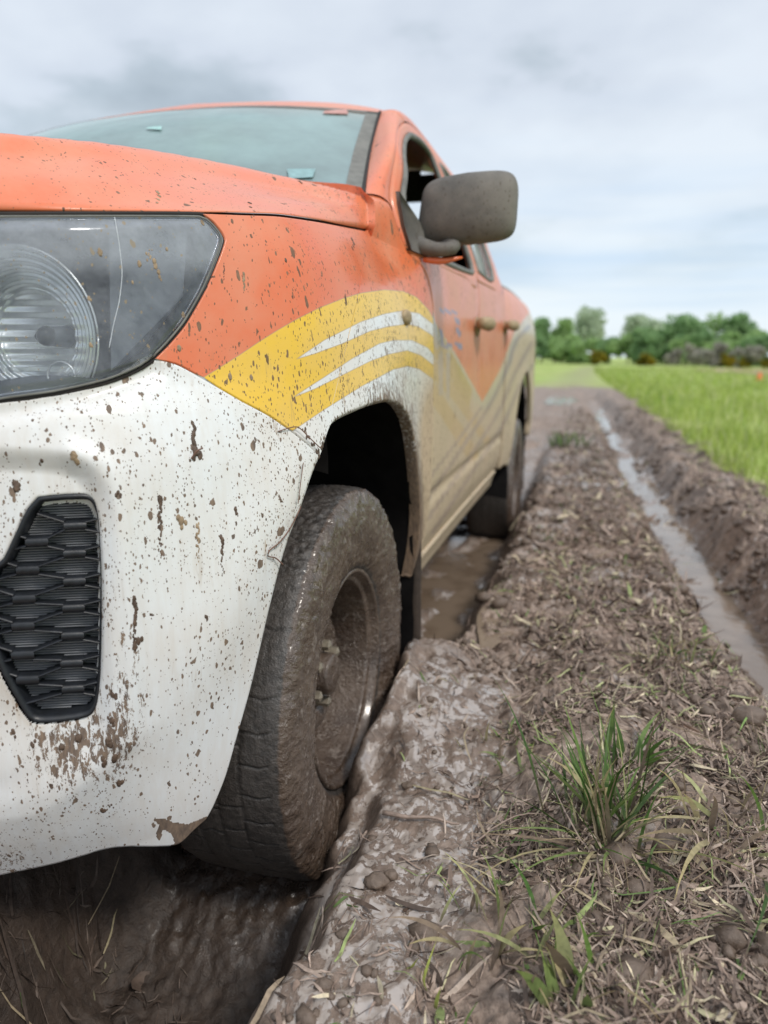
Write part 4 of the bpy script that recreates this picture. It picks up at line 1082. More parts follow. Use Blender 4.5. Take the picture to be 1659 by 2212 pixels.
def build_wheel(center, steer=0.0):
    NT_, NP = 1100, 150
    prof = resample(np.array([(.098, .214), (.112, .226), (.128, .255), (.137, .30), (.136, .338), (.130, .362), (.120, .3765), (.100, .3835), (.05, .3858), (0, .3865),
                              (-.05, .3858), (-.100, .3835), (-.120, .3765), (-.130, .362), (-.136, .338), (-.137, .30), (-.128, .255), (-.112, .226), (-.098, .214)]), NP)
    th = np.linspace(0, 2*math.pi, NT_, endpoint=False)[:, None]; s = prof[None, :, 0]; r = prof[None, :, 1]
    cx_, cy_ = np.cos(th)*r, np.sin(th)*r
    sh_ = sstep(.106, .126, np.abs(s) + 0*th)                     # 0 on the tread, 1 on the side walls
    arc = th*.386
    lump = fbm(cx_*22, cy_*22, s*22+0*th, 4, .55); lump2 = fbm(cx_*70, cy_*70, s*70+0*th, 3, .55); rid = fbm(cx_*55+4, cy_*55, s*60+0*th, 3, .6, True)
    d = sh_*(.0075*np.clip(lump+.15, -.2, 1) + .0038*np.clip(lump2, -.1, 1) + .0016*rid) + (1-sh_)*(.0012*lump + .0009*lump2)
    # worn tread under the mud: shallow rib grooves and cracks across
    for g0 in (-.046, .0, .046): d -= .0022*(1-sh_)*np.exp(-((s + .0025*noise3(arc*9, g0*90, 0) - g0)/.0028)**2)
    lat = 0; jit = .012*noise3(arc*0+s*30, arc*2, 3.0)
    for k_, (a0, a1, ph) in enumerate(((-.088, -.046, .0), (-.046, 0, .37), (0, .046, .71), (.046, .10, .15))):
        w_ = sstep(a0-.002, a0+.002, s)*(1-sstep(a1-.002, a1+.002, s)); u_ = (arc + jit)/.055 + ph + .18*noise3(arc*6, ph*50, 1.0)
        f_ = np.abs(u_-np.round(u_))*.055; on = (noise3(np.round(u_)*3.7, ph*31, 0.5) > -.25)
        lat = lat + w_*np.exp(-(f_/.0016)**2)*on
    lat = lat*(1-sh_); d -= .003*lat
    streak = noise3(s*420+0*th, arc*16, 0.0); d += (1-sh_)*.0006*streak
    # the last worn lumpy coat over the upper outer shoulder
    ang = np.cos(th - math.pi/2); topw = sstep(.55, .9, ang)*sstep(-.02, .06, s)*(1-sstep(.12, .135, s))
    d += topw*(.006*np.clip(fbm(cx_*60, cy_*60, s*60, 4, .6, True), 0, 1))
    # profile normal
    t_ = np.gradient(prof, axis=0); t_ /= np.linalg.norm(t_, axis=1)[:, None]; nr = np.stack([t_[:, 1], -t_[:, 0]], -1)
    if nr[NP//2, 1] < 0: nr = -nr
    S_ = s + nr[None, :, 0]*d; R2 = r + nr[None, :, 1]*d
    V = np.stack([S_, np.cos(th)*R2, np.sin(th)*R2], -1)
    Z = Matrix.Rotation(steer, 3, 'Z'); Z = np.array(Z)
    w = empty('wheel_tmp', center)
    return V, Z, sh_, np.clip(lat + sum((1-sh_)*.8*np.exp(-((s + .0025*noise3(arc*9, g0*90, 0) - g0)/.0016)**2)*(noise3(arc*14, g0*70, 2) > .05) for g0 in (-.046, .0, .046)), 0, 1), w
WS = 1.06
WC = np.array([-.445-.136, 1.452, .322])
V, Z, sh_, lat, tmp = build_wheel(WC); V = V*np.array([1, WS, WS])
bpy.data.objects.remove(tmp)
nt_, np_ = V.shape[:2]
tyre = obj('wheel', V.reshape(-1, 3) @ Z.T + WC, grid_faces(nt_, np_).tolist()[:0] or np.vstack([grid_faces(nt_, np_), np.stack([np.arange(np_-1)+(nt_-1)*np_, np.arange(np_-1), np.arange(1, np_), np.arange(1, np_)+(nt_-1)*np_], -1)]), M_wheel, TR,
           attrs=dict(side=(sh_*np.ones((nt_, np_))).ravel(), crackm=(lat*np.ones((nt_, np_))).ravel()))
def revolve(name, prof, mat, parent, nt=240, lump=.003, ls=40, holes=None, side=1.0, seed=0):
    p = resample(np.array(prof), 90); th = np.linspace(0, 2*math.pi, nt, endpoint=False)[:, None]
    s = p[None, :, 0] + 0*th; r = p[None, :, 1] + 0*th
    n = fbm(np.cos(th)*r*ls+seed, np.sin(th)*r*ls, s*ls, 4, .55)
    s = s + lump*np.clip(n, -.3, 1)*1.0
    V = np.stack([s, np.cos(th)*r, np.sin(th)*r], -1)*np.array([1, 1.06, 1.06])
    F_ = np.vstack([grid_faces(nt, 90), np.stack([np.arange(89)+(nt-1)*90, np.arange(89), np.arange(1, 90), np.arange(1, 90)+(nt-1)*90], -1)])
    if holes:
        rm, hr, cnt = holes; c = V.reshape(-1, 3)[F_].mean(1); a = np.arctan2(c[:, 2], c[:, 1]); rr_ = np.hypot(c[:, 1], c[:, 2])
        k_ = np.round(a/(2*math.pi/cnt))*2*math.pi/cnt
        F_ = F_[~(((rr_-rm)/hr)**2 + ((a-k_)*rm/(hr*1.25))**2 < 1)]
    return obj(name, V.reshape(-1, 3) @ Z.T + WC, F_, mat, parent, attrs=dict(side=np.ones(nt*90), crackm=np.zeros(nt*90)))
rim = revolve('rim', [(.094, .224), (.114, .221), (.116, .214), (.106, .209), (.096, .204), (.092, .196), (.070, .193), (.030, .188), (-.02, .186), (-.08, .192), (-.10, .21)], M_wheel, tyre, lump=.0012)
disc = revolve('wheel_disc', [(-.035, .192), (-.028, .180), (-.008, .165), (.020, .145), (.040, .120), (.046, .100), (.042, .085), (.036, .075), (.036, .050), (.042, .040)], M_wheel, tyre, lump=.006, ls=32, holes=(.147, .020, 8))
hub = revolve('hub_cap', [(.046, .044), (.072, .042), (.078, .034), (.080, .015), (.081, .001)], M_wheel, tyre, nt=60, lump=.004)
for k_ in range(6):
    a = k_*math.pi/3 + .45; c = np.array([.052, math.cos(a)*.064, math.sin(a)*.064]); hx = np.arange(6)*math.pi/3
    lo_ = np.stack([np.full(6, 0), np.cos(hx)*.0115, np.sin(hx)*.0115], -1); V_ = np.vstack([c+lo_+[-.014, 0, 0], c+lo_+[.014, 0, 0], [c + [.019, 0, 0]]])
    obj('wheel_nut', V_ @ Z.T + WC, [(i, (i+1) % 6, (i+1) % 6+6, i+6) for i in range(6)] + [(i+6, (i+1) % 6+6, 12) for i in range(6)], M_steel, tyre, smooth=False)
obj('brake_drum', *((lambda P, F_: (P @ Z.T + WC, F_))(*(lambda V_, F_: (V_*[.05, .15, .15] + [-.05, 0, 0], F_))(*ico(3)))), M_steel, tyre)
mirrored(tyre)
def clone_wheel(src, dloc, sx_=1):
    def rec(o, par):
        c = o.copy(); COL.objects.link(c); c.parent = par
        for ch in list(o.children): rec(ch, c)
        return c
    c = rec(src, TR); c.scale = (sx_, 1, 1); c.location = dloc; return c
clone_wheel(tyre, (.035, 3.35, -.11)); clone_wheel(tyre, (-.035, 3.35, -.11), -1)
# ------------------------------------------------------------------ the ground
def axis_pts(segs):
    out = []
    for a, b, f in segs:
        p = a
        while p < b: out.append(p); p += f(p)
    out.append(segs[-1][1]); return np.array(out)
gx = np.concatenate([-axis_pts([(1.0, 2.6, lambda p: .03), (2.6, 3000, lambda p: max(.04, .09*p))])[::-1], axis_pts([(-.97, 1.25, lambda p: .0052)]), axis_pts([(1.3, 2.0, lambda p: .02), (2.0, 3000, lambda p: max(.03, .06*p))])])
gy = np.concatenate([-axis_pts([(.2, 3000, lambda p: max(.1, .2*p))])[::-1], axis_pts([(-.1, .5, lambda p: .04), (.5, 2.5, lambda p: .0052), (2.5, 11, lambda p: .0034*p-.0033), (11, 3000, lambda p: .035*p)])])
gx = np.unique(np.round(gx, 5)); gy = np.unique(np.round(gy, 5))
print('ground grid', len(gx), len(gy))
# the far rut's centre line, read off the photograph at the water's level
rutpx = np.array([(1750, 1560), (1600, 1385), (1510, 1240), (1440, 1130), (1392, 1050), (1352, 980), (1325, 935), (1296, 892), (1270, 860)], float)
rut3 = at(rutpx[:, 0], rutpx[:, 1], z=.045)
print('rut', np.round(rut3, 2).tolist())
RUTY, RUTX = rut3[:, 1], rut3[:, 0]
def rut_x(y): return np.interp(y, RUTY, RUTX) + np.where(y < RUTY[0], (y-RUTY[0])*(RUTX[1]-RUTX[0])/(RUTY[1]-RUTY[0]), 0)
edge_px = np.array([(1659, 1085), (1560, 1010), (1480, 950), (1400, 893), (1345, 850), (1305, 822), (1285, 806)], float)
edge3 = at(edge_px[:, 0], edge_px[:, 1], z=.22)
print('edge', np.round(edge3, 2).tolist())
def field_x(y): return np.interp(y, np.r_[0, edge3[:, 1]], np.r_[1.12, edge3[:, 0]])
def ground(x, y):
    near = (y > .3) & (y < 24) & (x > -2.6) & (x < 2.2)
    z = np.full(x.shape, .165); wet = np.full(x.shape, .25)
    n_lo = fbm(x*1.3, y*1.3, 0, 3); z = z + .025*n_lo
    fl_ = .05*noise3(x*7, y*3.5, 44)*sstep(1.9, 2.6, y); wob = .035*noise3(x*0, y*2.2, 4.0) + .03*noise3(x*.5, y*6, 8.0) + .02*noise3(x*3, y*15, 8.0)
    # ruts of this truck's wheels
    def rut(z, xc, hw, bottom, slope, y0=-1, y1=23):
        t = np.abs(x-xc-wob); m = (1-sstep(hw, hw+slope, t))*sstep(y0, y0+(.18 if y0 > 0 else .6), y)*(1-sstep(y1, y1+4, y))
        return z*(1-m) + bottom*m, m
    z, mL = rut(z, -.615, .155, -.035 + fl_ - .075*sstep(1.9, 2.4, y)*(1-sstep(5.2, 6.5, y)), .12 + .08*sstep(1.9, 2.4, y), .52, 6); z, mR = rut(z, -2.10, .19, -.03, .14)
    # squeezed-up mud against the wheel's outer side
    prof = np.interp(y, [.9, 1.0, 1.08, 1.19, 1.4, 1.6, 1.83, 2.0, 2.25], [-.10, .0, .06, .095, .165, .215, .235, .18, -.02])
    bn = .03*noise3(y*7, 3.3, x*6) + .02*noise3(y*17, 7.7, x*12); band = (1-sstep(.0, .085+.5*bn, np.abs(x+.415+bn)))*sstep(.9, 1.1, y)*(1-sstep(1.95, 2.3, y))
    z = z*(1-band) + np.minimum(prof-.012, .25)*band
    # hollow in front of the wheel, under the bumper
    pit = (1-sstep(-.49, -.42, x + .05*noise3(y*5, x*3, 1)))*sstep(-.98, -.80, x)*(1-sstep(1.0, 1.3, y))
    pk = pit*sstep(.60, .76, y)*(1-band); z = z*(1-pk) - .20*pk
    lefts = (1-sstep(-1.25, -.95, x))*(1-sstep(1.1, 1.4, y))*sstep(-1.4, -1.15, x); z = z + lefts*.05
    # slick bank right of the wheel
    slick = sstep(-.47, -.36, x + .05*noise3(y*8, x*8, 12))*(1-sstep(-.17, -.06, x + .06*noise3(y*4, x*4, 2)))*(1-sstep(1.7, 2.1, y))
    z = z + slick*(.018*noise3(x*7, y*7, 5) + .010*sstep(1.2, 1.6, y)) + .055*np.exp(-((x+.355)/.085)**2)*sstep(1.3, 1.55, y)*(1-sstep(1.9, 2.2, y))
    # the matted mound
    mound = sstep(-.18, .05, x)*(1-sstep(.35, .62, x))*(1-sstep(2.1, 2.9, y)); z = z + .045*mound
    z = z + .03*np.exp(-((x-.02)/.16)**2-((y-1.60)/.22)**2)
    # the rut with water at the right
    rx = rut_x(y); t = np.abs(x-rx-.5*wob); hw = np.interp(y, [0, 3, 8, 20], [.080, .060, .07, .10])*(1 + .45*noise3(x*0, y*3.1, 2.2) + .25*noise3(x*4, y*11, 2.2))
    end = 1-sstep(16, 22, y)
    m = (1-sstep(hw, hw+np.interp(y, [0, 3, 10], [.15, .19, .26]), t))*end
    z = z*(1-m) + (.002 + .022*sstep(6, 9, y) + .045*(1-sstep(1.9, 2.5, y)) + (.02+.05*sstep(3, 7, y))*noise3(x*5, y*2.2, 6))*m
    # steep bank beyond it, up to the field
    fx = field_x(y); bank = sstep(rx+hw, rx+hw+.16, x)*(1-sstep(fx+.1, fx+.6, x))*(1-sstep(12, 22, y)); z = z + bank*(.035 + .07*noise3(x*3, y*1.7, 7))
    fld = sstep(fx-.02, fx+.12, x + .22*noise3(x*2, y*1.1, 9) + .10*noise3(x*7, y*5, 9)); z = z*(1-fld) + (.19 + .02*n_lo)*fld
    far = sstep(21.5, 23.5, y + 1.6*noise3(x*.8, y*.3, 2) + .8*noise3(x*3, y*1.2, 2)); left = 1-sstep(-4.2, -3.4, x + .5*noise3(x*.5, y*.5, 3))
    grass = np.clip(np.maximum(np.maximum(fld, far), left), 0, 1)
    trk = np.exp(-((x-np.interp(y, [20, 80], [-.6, .1]))/1.0)**2)*sstep(20, 24, y)*(1-sstep(60, 85, y)); grass = grass*(1-.45*trk)
    z = z*(1-far) + .185*far
    # wetness
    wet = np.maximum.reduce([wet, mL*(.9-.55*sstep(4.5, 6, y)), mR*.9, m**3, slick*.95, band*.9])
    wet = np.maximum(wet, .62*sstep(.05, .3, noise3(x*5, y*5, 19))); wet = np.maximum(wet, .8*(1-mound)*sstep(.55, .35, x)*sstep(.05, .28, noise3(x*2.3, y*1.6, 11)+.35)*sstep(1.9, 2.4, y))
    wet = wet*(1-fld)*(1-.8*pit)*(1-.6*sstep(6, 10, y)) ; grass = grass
    if near.any():
        xn, yn = x[near], y[near]; s_ = slick[near]; b_ = np.maximum.reduce([mL[near], m[near]]); md = mound[near]
        rough = np.clip(1 - .50*s_ - .45*b_, .15, 1)*(1-.8*fld[near])
        d = .030*fbm(xn*9, yn*9, 1.5, 4, .55) + .014*fbm(xn*26, yn*26, 2.5, 3, .6, True)*.8 + .008*fbm(xn*60, yn*60, 3.5, 2, .6)
        f1, f2, r_ = worley(xn*17, yn*17, seed=3); clod = np.clip(.46-f1, 0, 1)*(r_ > .45); d += .050*clod*(r_*1.0)
        f1, f2, r_ = worley(xn*42, yn*42, seed=9); d += .016*np.clip(.5-f1, 0, 1)*(r_ > .3)
        z[near] += d*rough
        # slurry: soft blobs and runs
        z[near] += s_*(.0050*np.clip(fbm(xn*34, yn*34, 7, 3, .5), -.1, 1) + .004*np.clip(fbm(xn*16, yn*16, 8, 2), 0, 1) + .0022*noise3(xn*95, yn*60, 9))
        cl = bank[near]; z[near] += cl*(.05*fbm(xn*11, yn*7, 4.5, 4, .6) + .022*fbm(xn*33, yn*25, 4.5, 3, .6, True))
    pit_shade = pit*sstep(.60, .80, y)*sstep(.10, -.02, z) + (1-sstep(-.45, -.40, x))*sstep(-1.9, -1.2, x)*sstep(.74, .9, y)*(1-sstep(2.2, 2.8, y))  # mask of the painted shade in the pit and under the truck
    return z, wet, grass, slick, mound, np.clip(pit_shade, 0, 1)
X, Y = np.meshgrid(gx, gy)
Zg, WETg, GRg, SLg, MOg, SHg = ground(X.ravel().copy(), Y.ravel().copy())
def ground_mat():
    t = NT('ground_mud_and_field'); P = t.coords()
    g = t.attr('grass'); w = t.attr('wet')
    a = t.noise(P, 7, 5, .6, .3); b = t.noise(P, 55, 6, .65, .6); c = t.noise(P, 240, 3, .6)
    mix1 = t.math('ADD', t.math('MULTIPLY', a, .45), t.math('MULTIPLY', b, .55))
    col = t.mix(t.rng(mix1, .36, .64), (.105, .072, .053), (.41, .315, .252))
    col = t.mix(t.math('MULTIPLY', w, .55), col, (.12, .083, .062))
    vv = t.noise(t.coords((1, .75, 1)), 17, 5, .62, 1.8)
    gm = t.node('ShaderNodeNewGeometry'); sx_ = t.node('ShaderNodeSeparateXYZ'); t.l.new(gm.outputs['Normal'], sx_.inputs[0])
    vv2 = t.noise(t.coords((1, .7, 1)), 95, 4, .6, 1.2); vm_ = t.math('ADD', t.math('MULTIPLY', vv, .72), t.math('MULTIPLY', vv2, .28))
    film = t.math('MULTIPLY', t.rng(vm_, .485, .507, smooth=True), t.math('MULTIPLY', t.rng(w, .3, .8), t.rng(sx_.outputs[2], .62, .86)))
    h = t.math('ADD', t.math('MULTIPLY', b, 1.0), t.math('MULTIPLY', c, .25))
    hh = t.math('ADD', t.mix(film, h, t.math('MULTIPLY', h, .10)), t.math('MULTIPLY', film, .28))
    col = t.mix(t.math('MULTIPLY', film, .8), col, (.37, .318, .280))  # sky sheen on the wet mud painted in as a pale colour
    col = t.mix(t.attr('pit_shade'), col, t.mix(t.rng(mix1, .36, .64), (.030, .021, .016), (.075, .053, .040)))  # near-black colour stands in for shade below bumper and truck
    rough = t.mix(film, t.mix(w, .70, .38), .16)
    mud = t.bsdf(col, rough, hh, .75, .006, spec=t.mix(film, .5, 1.0), coat=t.math('MULTIPLY', film, .6))
    f1 = t.noise(t.coords((1, .35, 1)), 1.2, 5, .6); f2 = t.noise(P, .22, 4, .6); f3 = t.noise(P, 14, 3, .6)
    fc = t.mix(t.rng(f1, .35, .65), (.27, .34, .085), (.42, .46, .18)); fc = t.mix(t.rng(f2, .42, .62), fc, (.35, .46, .13)); fc = t.mix(t.math('MULTIPLY', t.rng(f3, .5, .7), .45), fc, (.07, .10, .022))
    gr = t.bsdf(fc, .9, f3, .5, .03, spec=.15)
    m = t.node('ShaderNodeMixShader'); t.l.new(g, m.inputs[0]); t.l.new(mud, m.inputs[1]); t.l.new(gr, m.inputs[2])
    return t.done(m.outputs[0])
G3 = np.stack([X.ravel(), Y.ravel(), Zg], -1)
gro = obj('ground', G3, grid_faces(len(gy), len(gx)), ground_mat(), attrs=dict(wet=WETg, grass=GRg, pit_shade=SHg), kind='structure')
ZG = Zg.reshape(len(gy), len(gx)); WG_ = WETg.reshape(ZG.shape); SG_ = SLg.reshape(ZG.shape)
def lookup(A, x, y):
    i = np.clip(np.searchsorted(gx, x)-1, 0, len(gx)-2); j = np.clip(np.searchsorted(gy, y)-1, 0, len(gy)-2)
    u = np.clip((x-gx[i])/(gx[i+1]-gx[i]), 0, 1); v = np.clip((y-gy[j])/(gy[j+1]-gy[j]), 0, 1)
    return (A[j, i]*(1-u)+A[j, i+1]*u)*(1-v) + (A[j+1, i]*(1-u)+A[j+1, i+1]*u)*v
def gz(x, y): return lookup(ZG, np.asarray(x, float), np.asarray(y, float))
# water lying in the ruts
def water(name, x0, x1, y0, y1, z, curve=None, n=60):
    yy = np.linspace(y0, y1, n)[:, None]; u = np.linspace(-1, 1, 9)[None]
    if curve: xc = curve(yy); x = xc + u*(x1-x0)/2
    else: x = (x0+x1)/2 + u*(x1-x0)/2 + 0*yy
    V = np.stack([x, yy+0*u, np.full(x.shape, z)], -1); return obj(name, V.reshape(-1, 3), grid_faces(n, 9), M_water, kind='structure')
water('rut_water', -.2, .2, .6, 15, .026, rut_x, 120)
water('rut_water', -.88, -.34, 1.9, 4.5, -.094)
pud = [((1283, 1030), .16, .32), ((1212, 862), .24, 1.5), ((1290, 893), .17, 1.3), ((1075, 1330), .05, .22)]
for (p, rx_, ry_) in pud:
    c = at(float(p[0]), float(p[1]), z=.19); zc_ = np.percentile(gz(c[0]+rng.uniform(-rx_, rx_, 200), c[1]+rng.uniform(-ry_, ry_, 200)), 42)
    a = np.linspace(0, 2*math.pi, 40, endpoint=False); r = 1+.25*noise3(np.cos(a)*1.3, np.sin(a)*1.3, c[1])
    V = np.stack([c[0]+rx_*1.25*r*np.cos(a), c[1]+ry_*1.25*r*np.sin(a), np.full(40, zc_+.004)], -1); V = np.vstack([V, [[c[0], c[1], zc_+.004]]])
    obj('puddle', V, [(i, (i+1) % 40, 40) for i in range(40)], M_water, kind='structure', smooth=False)
# ------------------------------------------------------------------ litter: matted dead grass, clods
def blade_mat(name, rough=.65, trans=.0):
    t = NT(name); n = t.noise(t.coords(), 90, 3, .6)
    c = t.mix(t.rng(n, .35, .65), t.mix(.35, t.attr('pc', True), (0, 0, 0)), t.attr('pc', True))
    sh = t.bsdf(c, rough, n, .3, .002, spec=.35)
    if trans:
        tl = t.node('ShaderNodeBsdfTranslucent'); t.l.new(t.attr('pc', True), tl.inputs[0])
        m = t.node('ShaderNodeMixShader'); m.inputs[0].default_value = trans; t.l.new(sh, m.inputs[1]); t.l.new(tl.outputs[0], m.inputs[2]); sh = m.outputs[0]
    return t.done(sh)
M_litter = blade_mat('matted_litter'); M_grass = blade_mat('grass_blade', .5, .3)
def strips(P0, ang, length, width, curve, tilt, rise, K=4, roll=None, taper=True, ground_follow=True, lift=.002):
    """n bent strips lying on the ground; all arguments arrays of length n"""
    n = len(P0); t = np.linspace(0, 1, K+1)[None]
    a = ang[:, None] + curve[:, None]*(t-.5)
    dx = np.cos(a)*length[:, None]/K; dy = np.sin(a)*length[:, None]/K
    x = P0[:, 0:1] + np.cumsum(dx, 1)-dx; y = P0[:, 1:2] + np.cumsum(dy, 1)-dy
    if ground_follow:
        zz = gz(x, y); zl = zz.mean(1, keepdims=True); z = np.maximum(zl*.5+zz*.5, zz) + lift + rise[:, None]*np.sin(t*math.pi)**1 + tilt[:, None]*(t-.35)*length[:, None]
        z = np.maximum(z, zz + .0005)
    else: z = P0[:, 2:3] + rise[:, None]*t
    w = width[:, None]/2*np.ones_like(t)
    if taper: w = w*np.array([.55, 1, 1, .8, .12])[None] if K == 4 else w*(1-t**2*.9)
    nx_, ny_ = -np.sin(a), np.cos(a); rz_ = (roll if roll is not None else np.zeros(n))[:, None]
    A = np.stack([x+nx_*w*np.cos(rz_), y+ny_*w*np.cos(rz_), z+w*np.sin(rz_)], -1); B = np.stack([x-nx_*w*np.cos(rz_), y-ny_*w*np.cos(rz_), z-w*np.sin(rz_)], -1)
    V = np.stack([A, B], 2).reshape(-1, 3)                        # n, K+1, 2
    k = np.arange(K)[None]*2 + np.arange(n)[:, None]*2*(K+1)
    F_ = np.stack([k, k+1, k+3, k+2], -1).reshape(-1, 4)
    return V, F_
def rand_cols(n, K, pal, wts, var=.25):
    c = np.array(pal)[rng.choice(len(pal), n, p=np.array(wts)/sum(wts))]*rng.uniform(1-var, 1+var, (n, 1))
    return np.repeat(c, 2*(K+1), 0)
BROWN = [(.26, .188, .148), (.38, .29, .235), (.11, .076, .058), (.50, .40, .325), (.62, .53, .37), (.50, .46, .28), (.13, .20, .055), (.30, .36, .14)]
def scatter(n, fn):
    out = np.zeros((0, 2))
    while len(out) < n:
        x = rng.uniform(-.95, 1.6, n*2); y = .55*np.exp(rng.uniform(0, math.log(13/.55), n*2)); p = fn(x, y)
        k = rng.random(n*2) < p; out = np.vstack([out, np.stack([x[k], y[k]], -1)])
    return out[:n]
def dens(x, y):
    rx = rut_x(y); d = 1.0*sstep(-.20, -.02, x + .08*noise3(x*5, y*5, 2))*(1-sstep(rx-.16, rx-.07, x))
    d = d + .55*sstep(rx+.18, rx+.3, x)*(1-sstep(field_x(y)+.1, field_x(y)+.2, x)) + .035*sstep(-.45, -.38, x) + .25*sstep(-.36, -.2, x)*sstep(1.9, 2.2, y)*(1-sstep(rx-.16, rx-.07, x))
    d = d + .10*(1-sstep(-.60, -.50, x))*(1-sstep(1.0, 1.1, y))
    return np.clip(d*(.05+1.1*sstep(-.15, .25, noise3(x*6, y*6, 12)+.4*noise3(x*19, y*19, 2))), 0, 1)*np.clip(1.5/y, .25, 1)
n = 60000; P = scatter(n, dens); th = rng.normal(0, 1.1, n) + 1.2 + 1.5*noise3(P[:, 0]*3, P[:, 1]*3, 14)
L = rng.lognormal(math.log(.030), .5, n)*np.clip(P[:, 1]/1.6, 1, 2.2); Wd = rng.lognormal(math.log(.0029), .55, n)*np.clip(P[:, 1]/1.6, 1, 2.0)
V, F_ = strips(P, th, np.clip(L, .01, .16), Wd, rng.normal(0, .6, n), rng.normal(0, .40, n), np.abs(rng.normal(0, .003, n)), roll=rng.normal(0, .7, n))
obj('matted_dead_grass', V, F_, M_litter, smooth=False, attrs=dict(pc=rand_cols(n, 4, BROWN, [36, 26, 20, 8, 5, 3, 2, 1.5])*np.repeat(np.where(P[:, 0] < -.42, .38, 1.0)*(1+.35*noise3(P[:, 0]*9, P[:, 1]*9, 3)), 10)[:, None]), kind='stuff')  # litter in the pit gets darker colours, as painted shade
# longer pale stalks and leaves lying over it
n = 520; P = scatter(n, dens)
V, F_ = strips(P, rng.uniform(0, math.pi*2, n), rng.uniform(.05, .17, n), rng.lognormal(math.log(.0032), .45, n), rng.normal(0, .9, n), rng.normal(0, .10, n), rng.uniform(.002, .016, n), roll=rng.normal(0, .5, n), lift=.005)
obj('fallen_grass_stalks', V, F_, M_litter, smooth=False, attrs=dict(pc=rand_cols(n, 4, [(.48, .41, .25), (.36, .29, .19), (.42, .44, .22), (.17, .27, .08), (.30, .23, .16)], [5, 6, 3, 2, 5])), kind='stuff')
# small clods
IV, IF = ico(1)
def clods(name, pts, r, mat, squash=.7, kind='stuff', iv=IV, iff=IF, embed=.25, label=None):
    n = len(pts); Rr = rng.normal(size=(n, 3)); base = iv[None]*r[:, None, None]
    j = 1 + .30*noise3(iv[None, :, 0]*1.7+Rr[:, 0:1]*9, iv[None, :, 1]*1.7+Rr[:, 1:2]*9, iv[None, :, 2]*1.7+Rr[:, 2:3]*9)*1.3
    sq = np.stack([rng.uniform(.8, 1.3, n), rng.uniform(.8, 1.3, n), rng.uniform(squash-.15, squash+.2, n)], -1)
    V = base*j[..., None]*sq[:, None]; a = rng.uniform(0, 6.28, n); ca, sa = np.cos(a)[:, None], np.sin(a)[:, None]
    V = np.stack([V[..., 0]*ca - V[..., 1]*sa, V[..., 0]*sa + V[..., 1]*ca, V[..., 2]], -1)
    z = gz(pts[:, 0], pts[:, 1]) + r*(squash-embed*2)*.6
    V = V + np.stack([pts[:, 0], pts[:, 1], z], -1)[:, None]
    F2 = (iff[None] + (np.arange(n)*len(iv))[:, None, None]).reshape(-1, iff.shape[1])
    return obj(name, V.reshape(-1, 3), F2, mat, kind=kind)
def dens2(x, y):
    rx = rut_x(y); d = .6*sstep(-.44, -.3, x)*sstep(1.5, 2.0, y) + .5*sstep(-.1, .0, x) + .10*sstep(-.40, -.3, x) + .9*sstep(rx+.08, rx+.2, x)
    return np.clip(d*(1-.9*np.exp(-((x-rx)/.10)**2))*(1-sstep(field_x(y)-.05, field_x(y)+.1, x))*sstep(-.05, .3, noise3(x*5, y*5, 21)), 0, 1)*np.clip(2/y, .3, 1)
n = 5200; P = scatter(n, dens2); clods('small_mud_clods', P, np.clip(rng.lognormal(math.log(.0065), .55, n)*np.clip(P[:, 1]/2, 1, 2.5), .002, .03), M_lump)
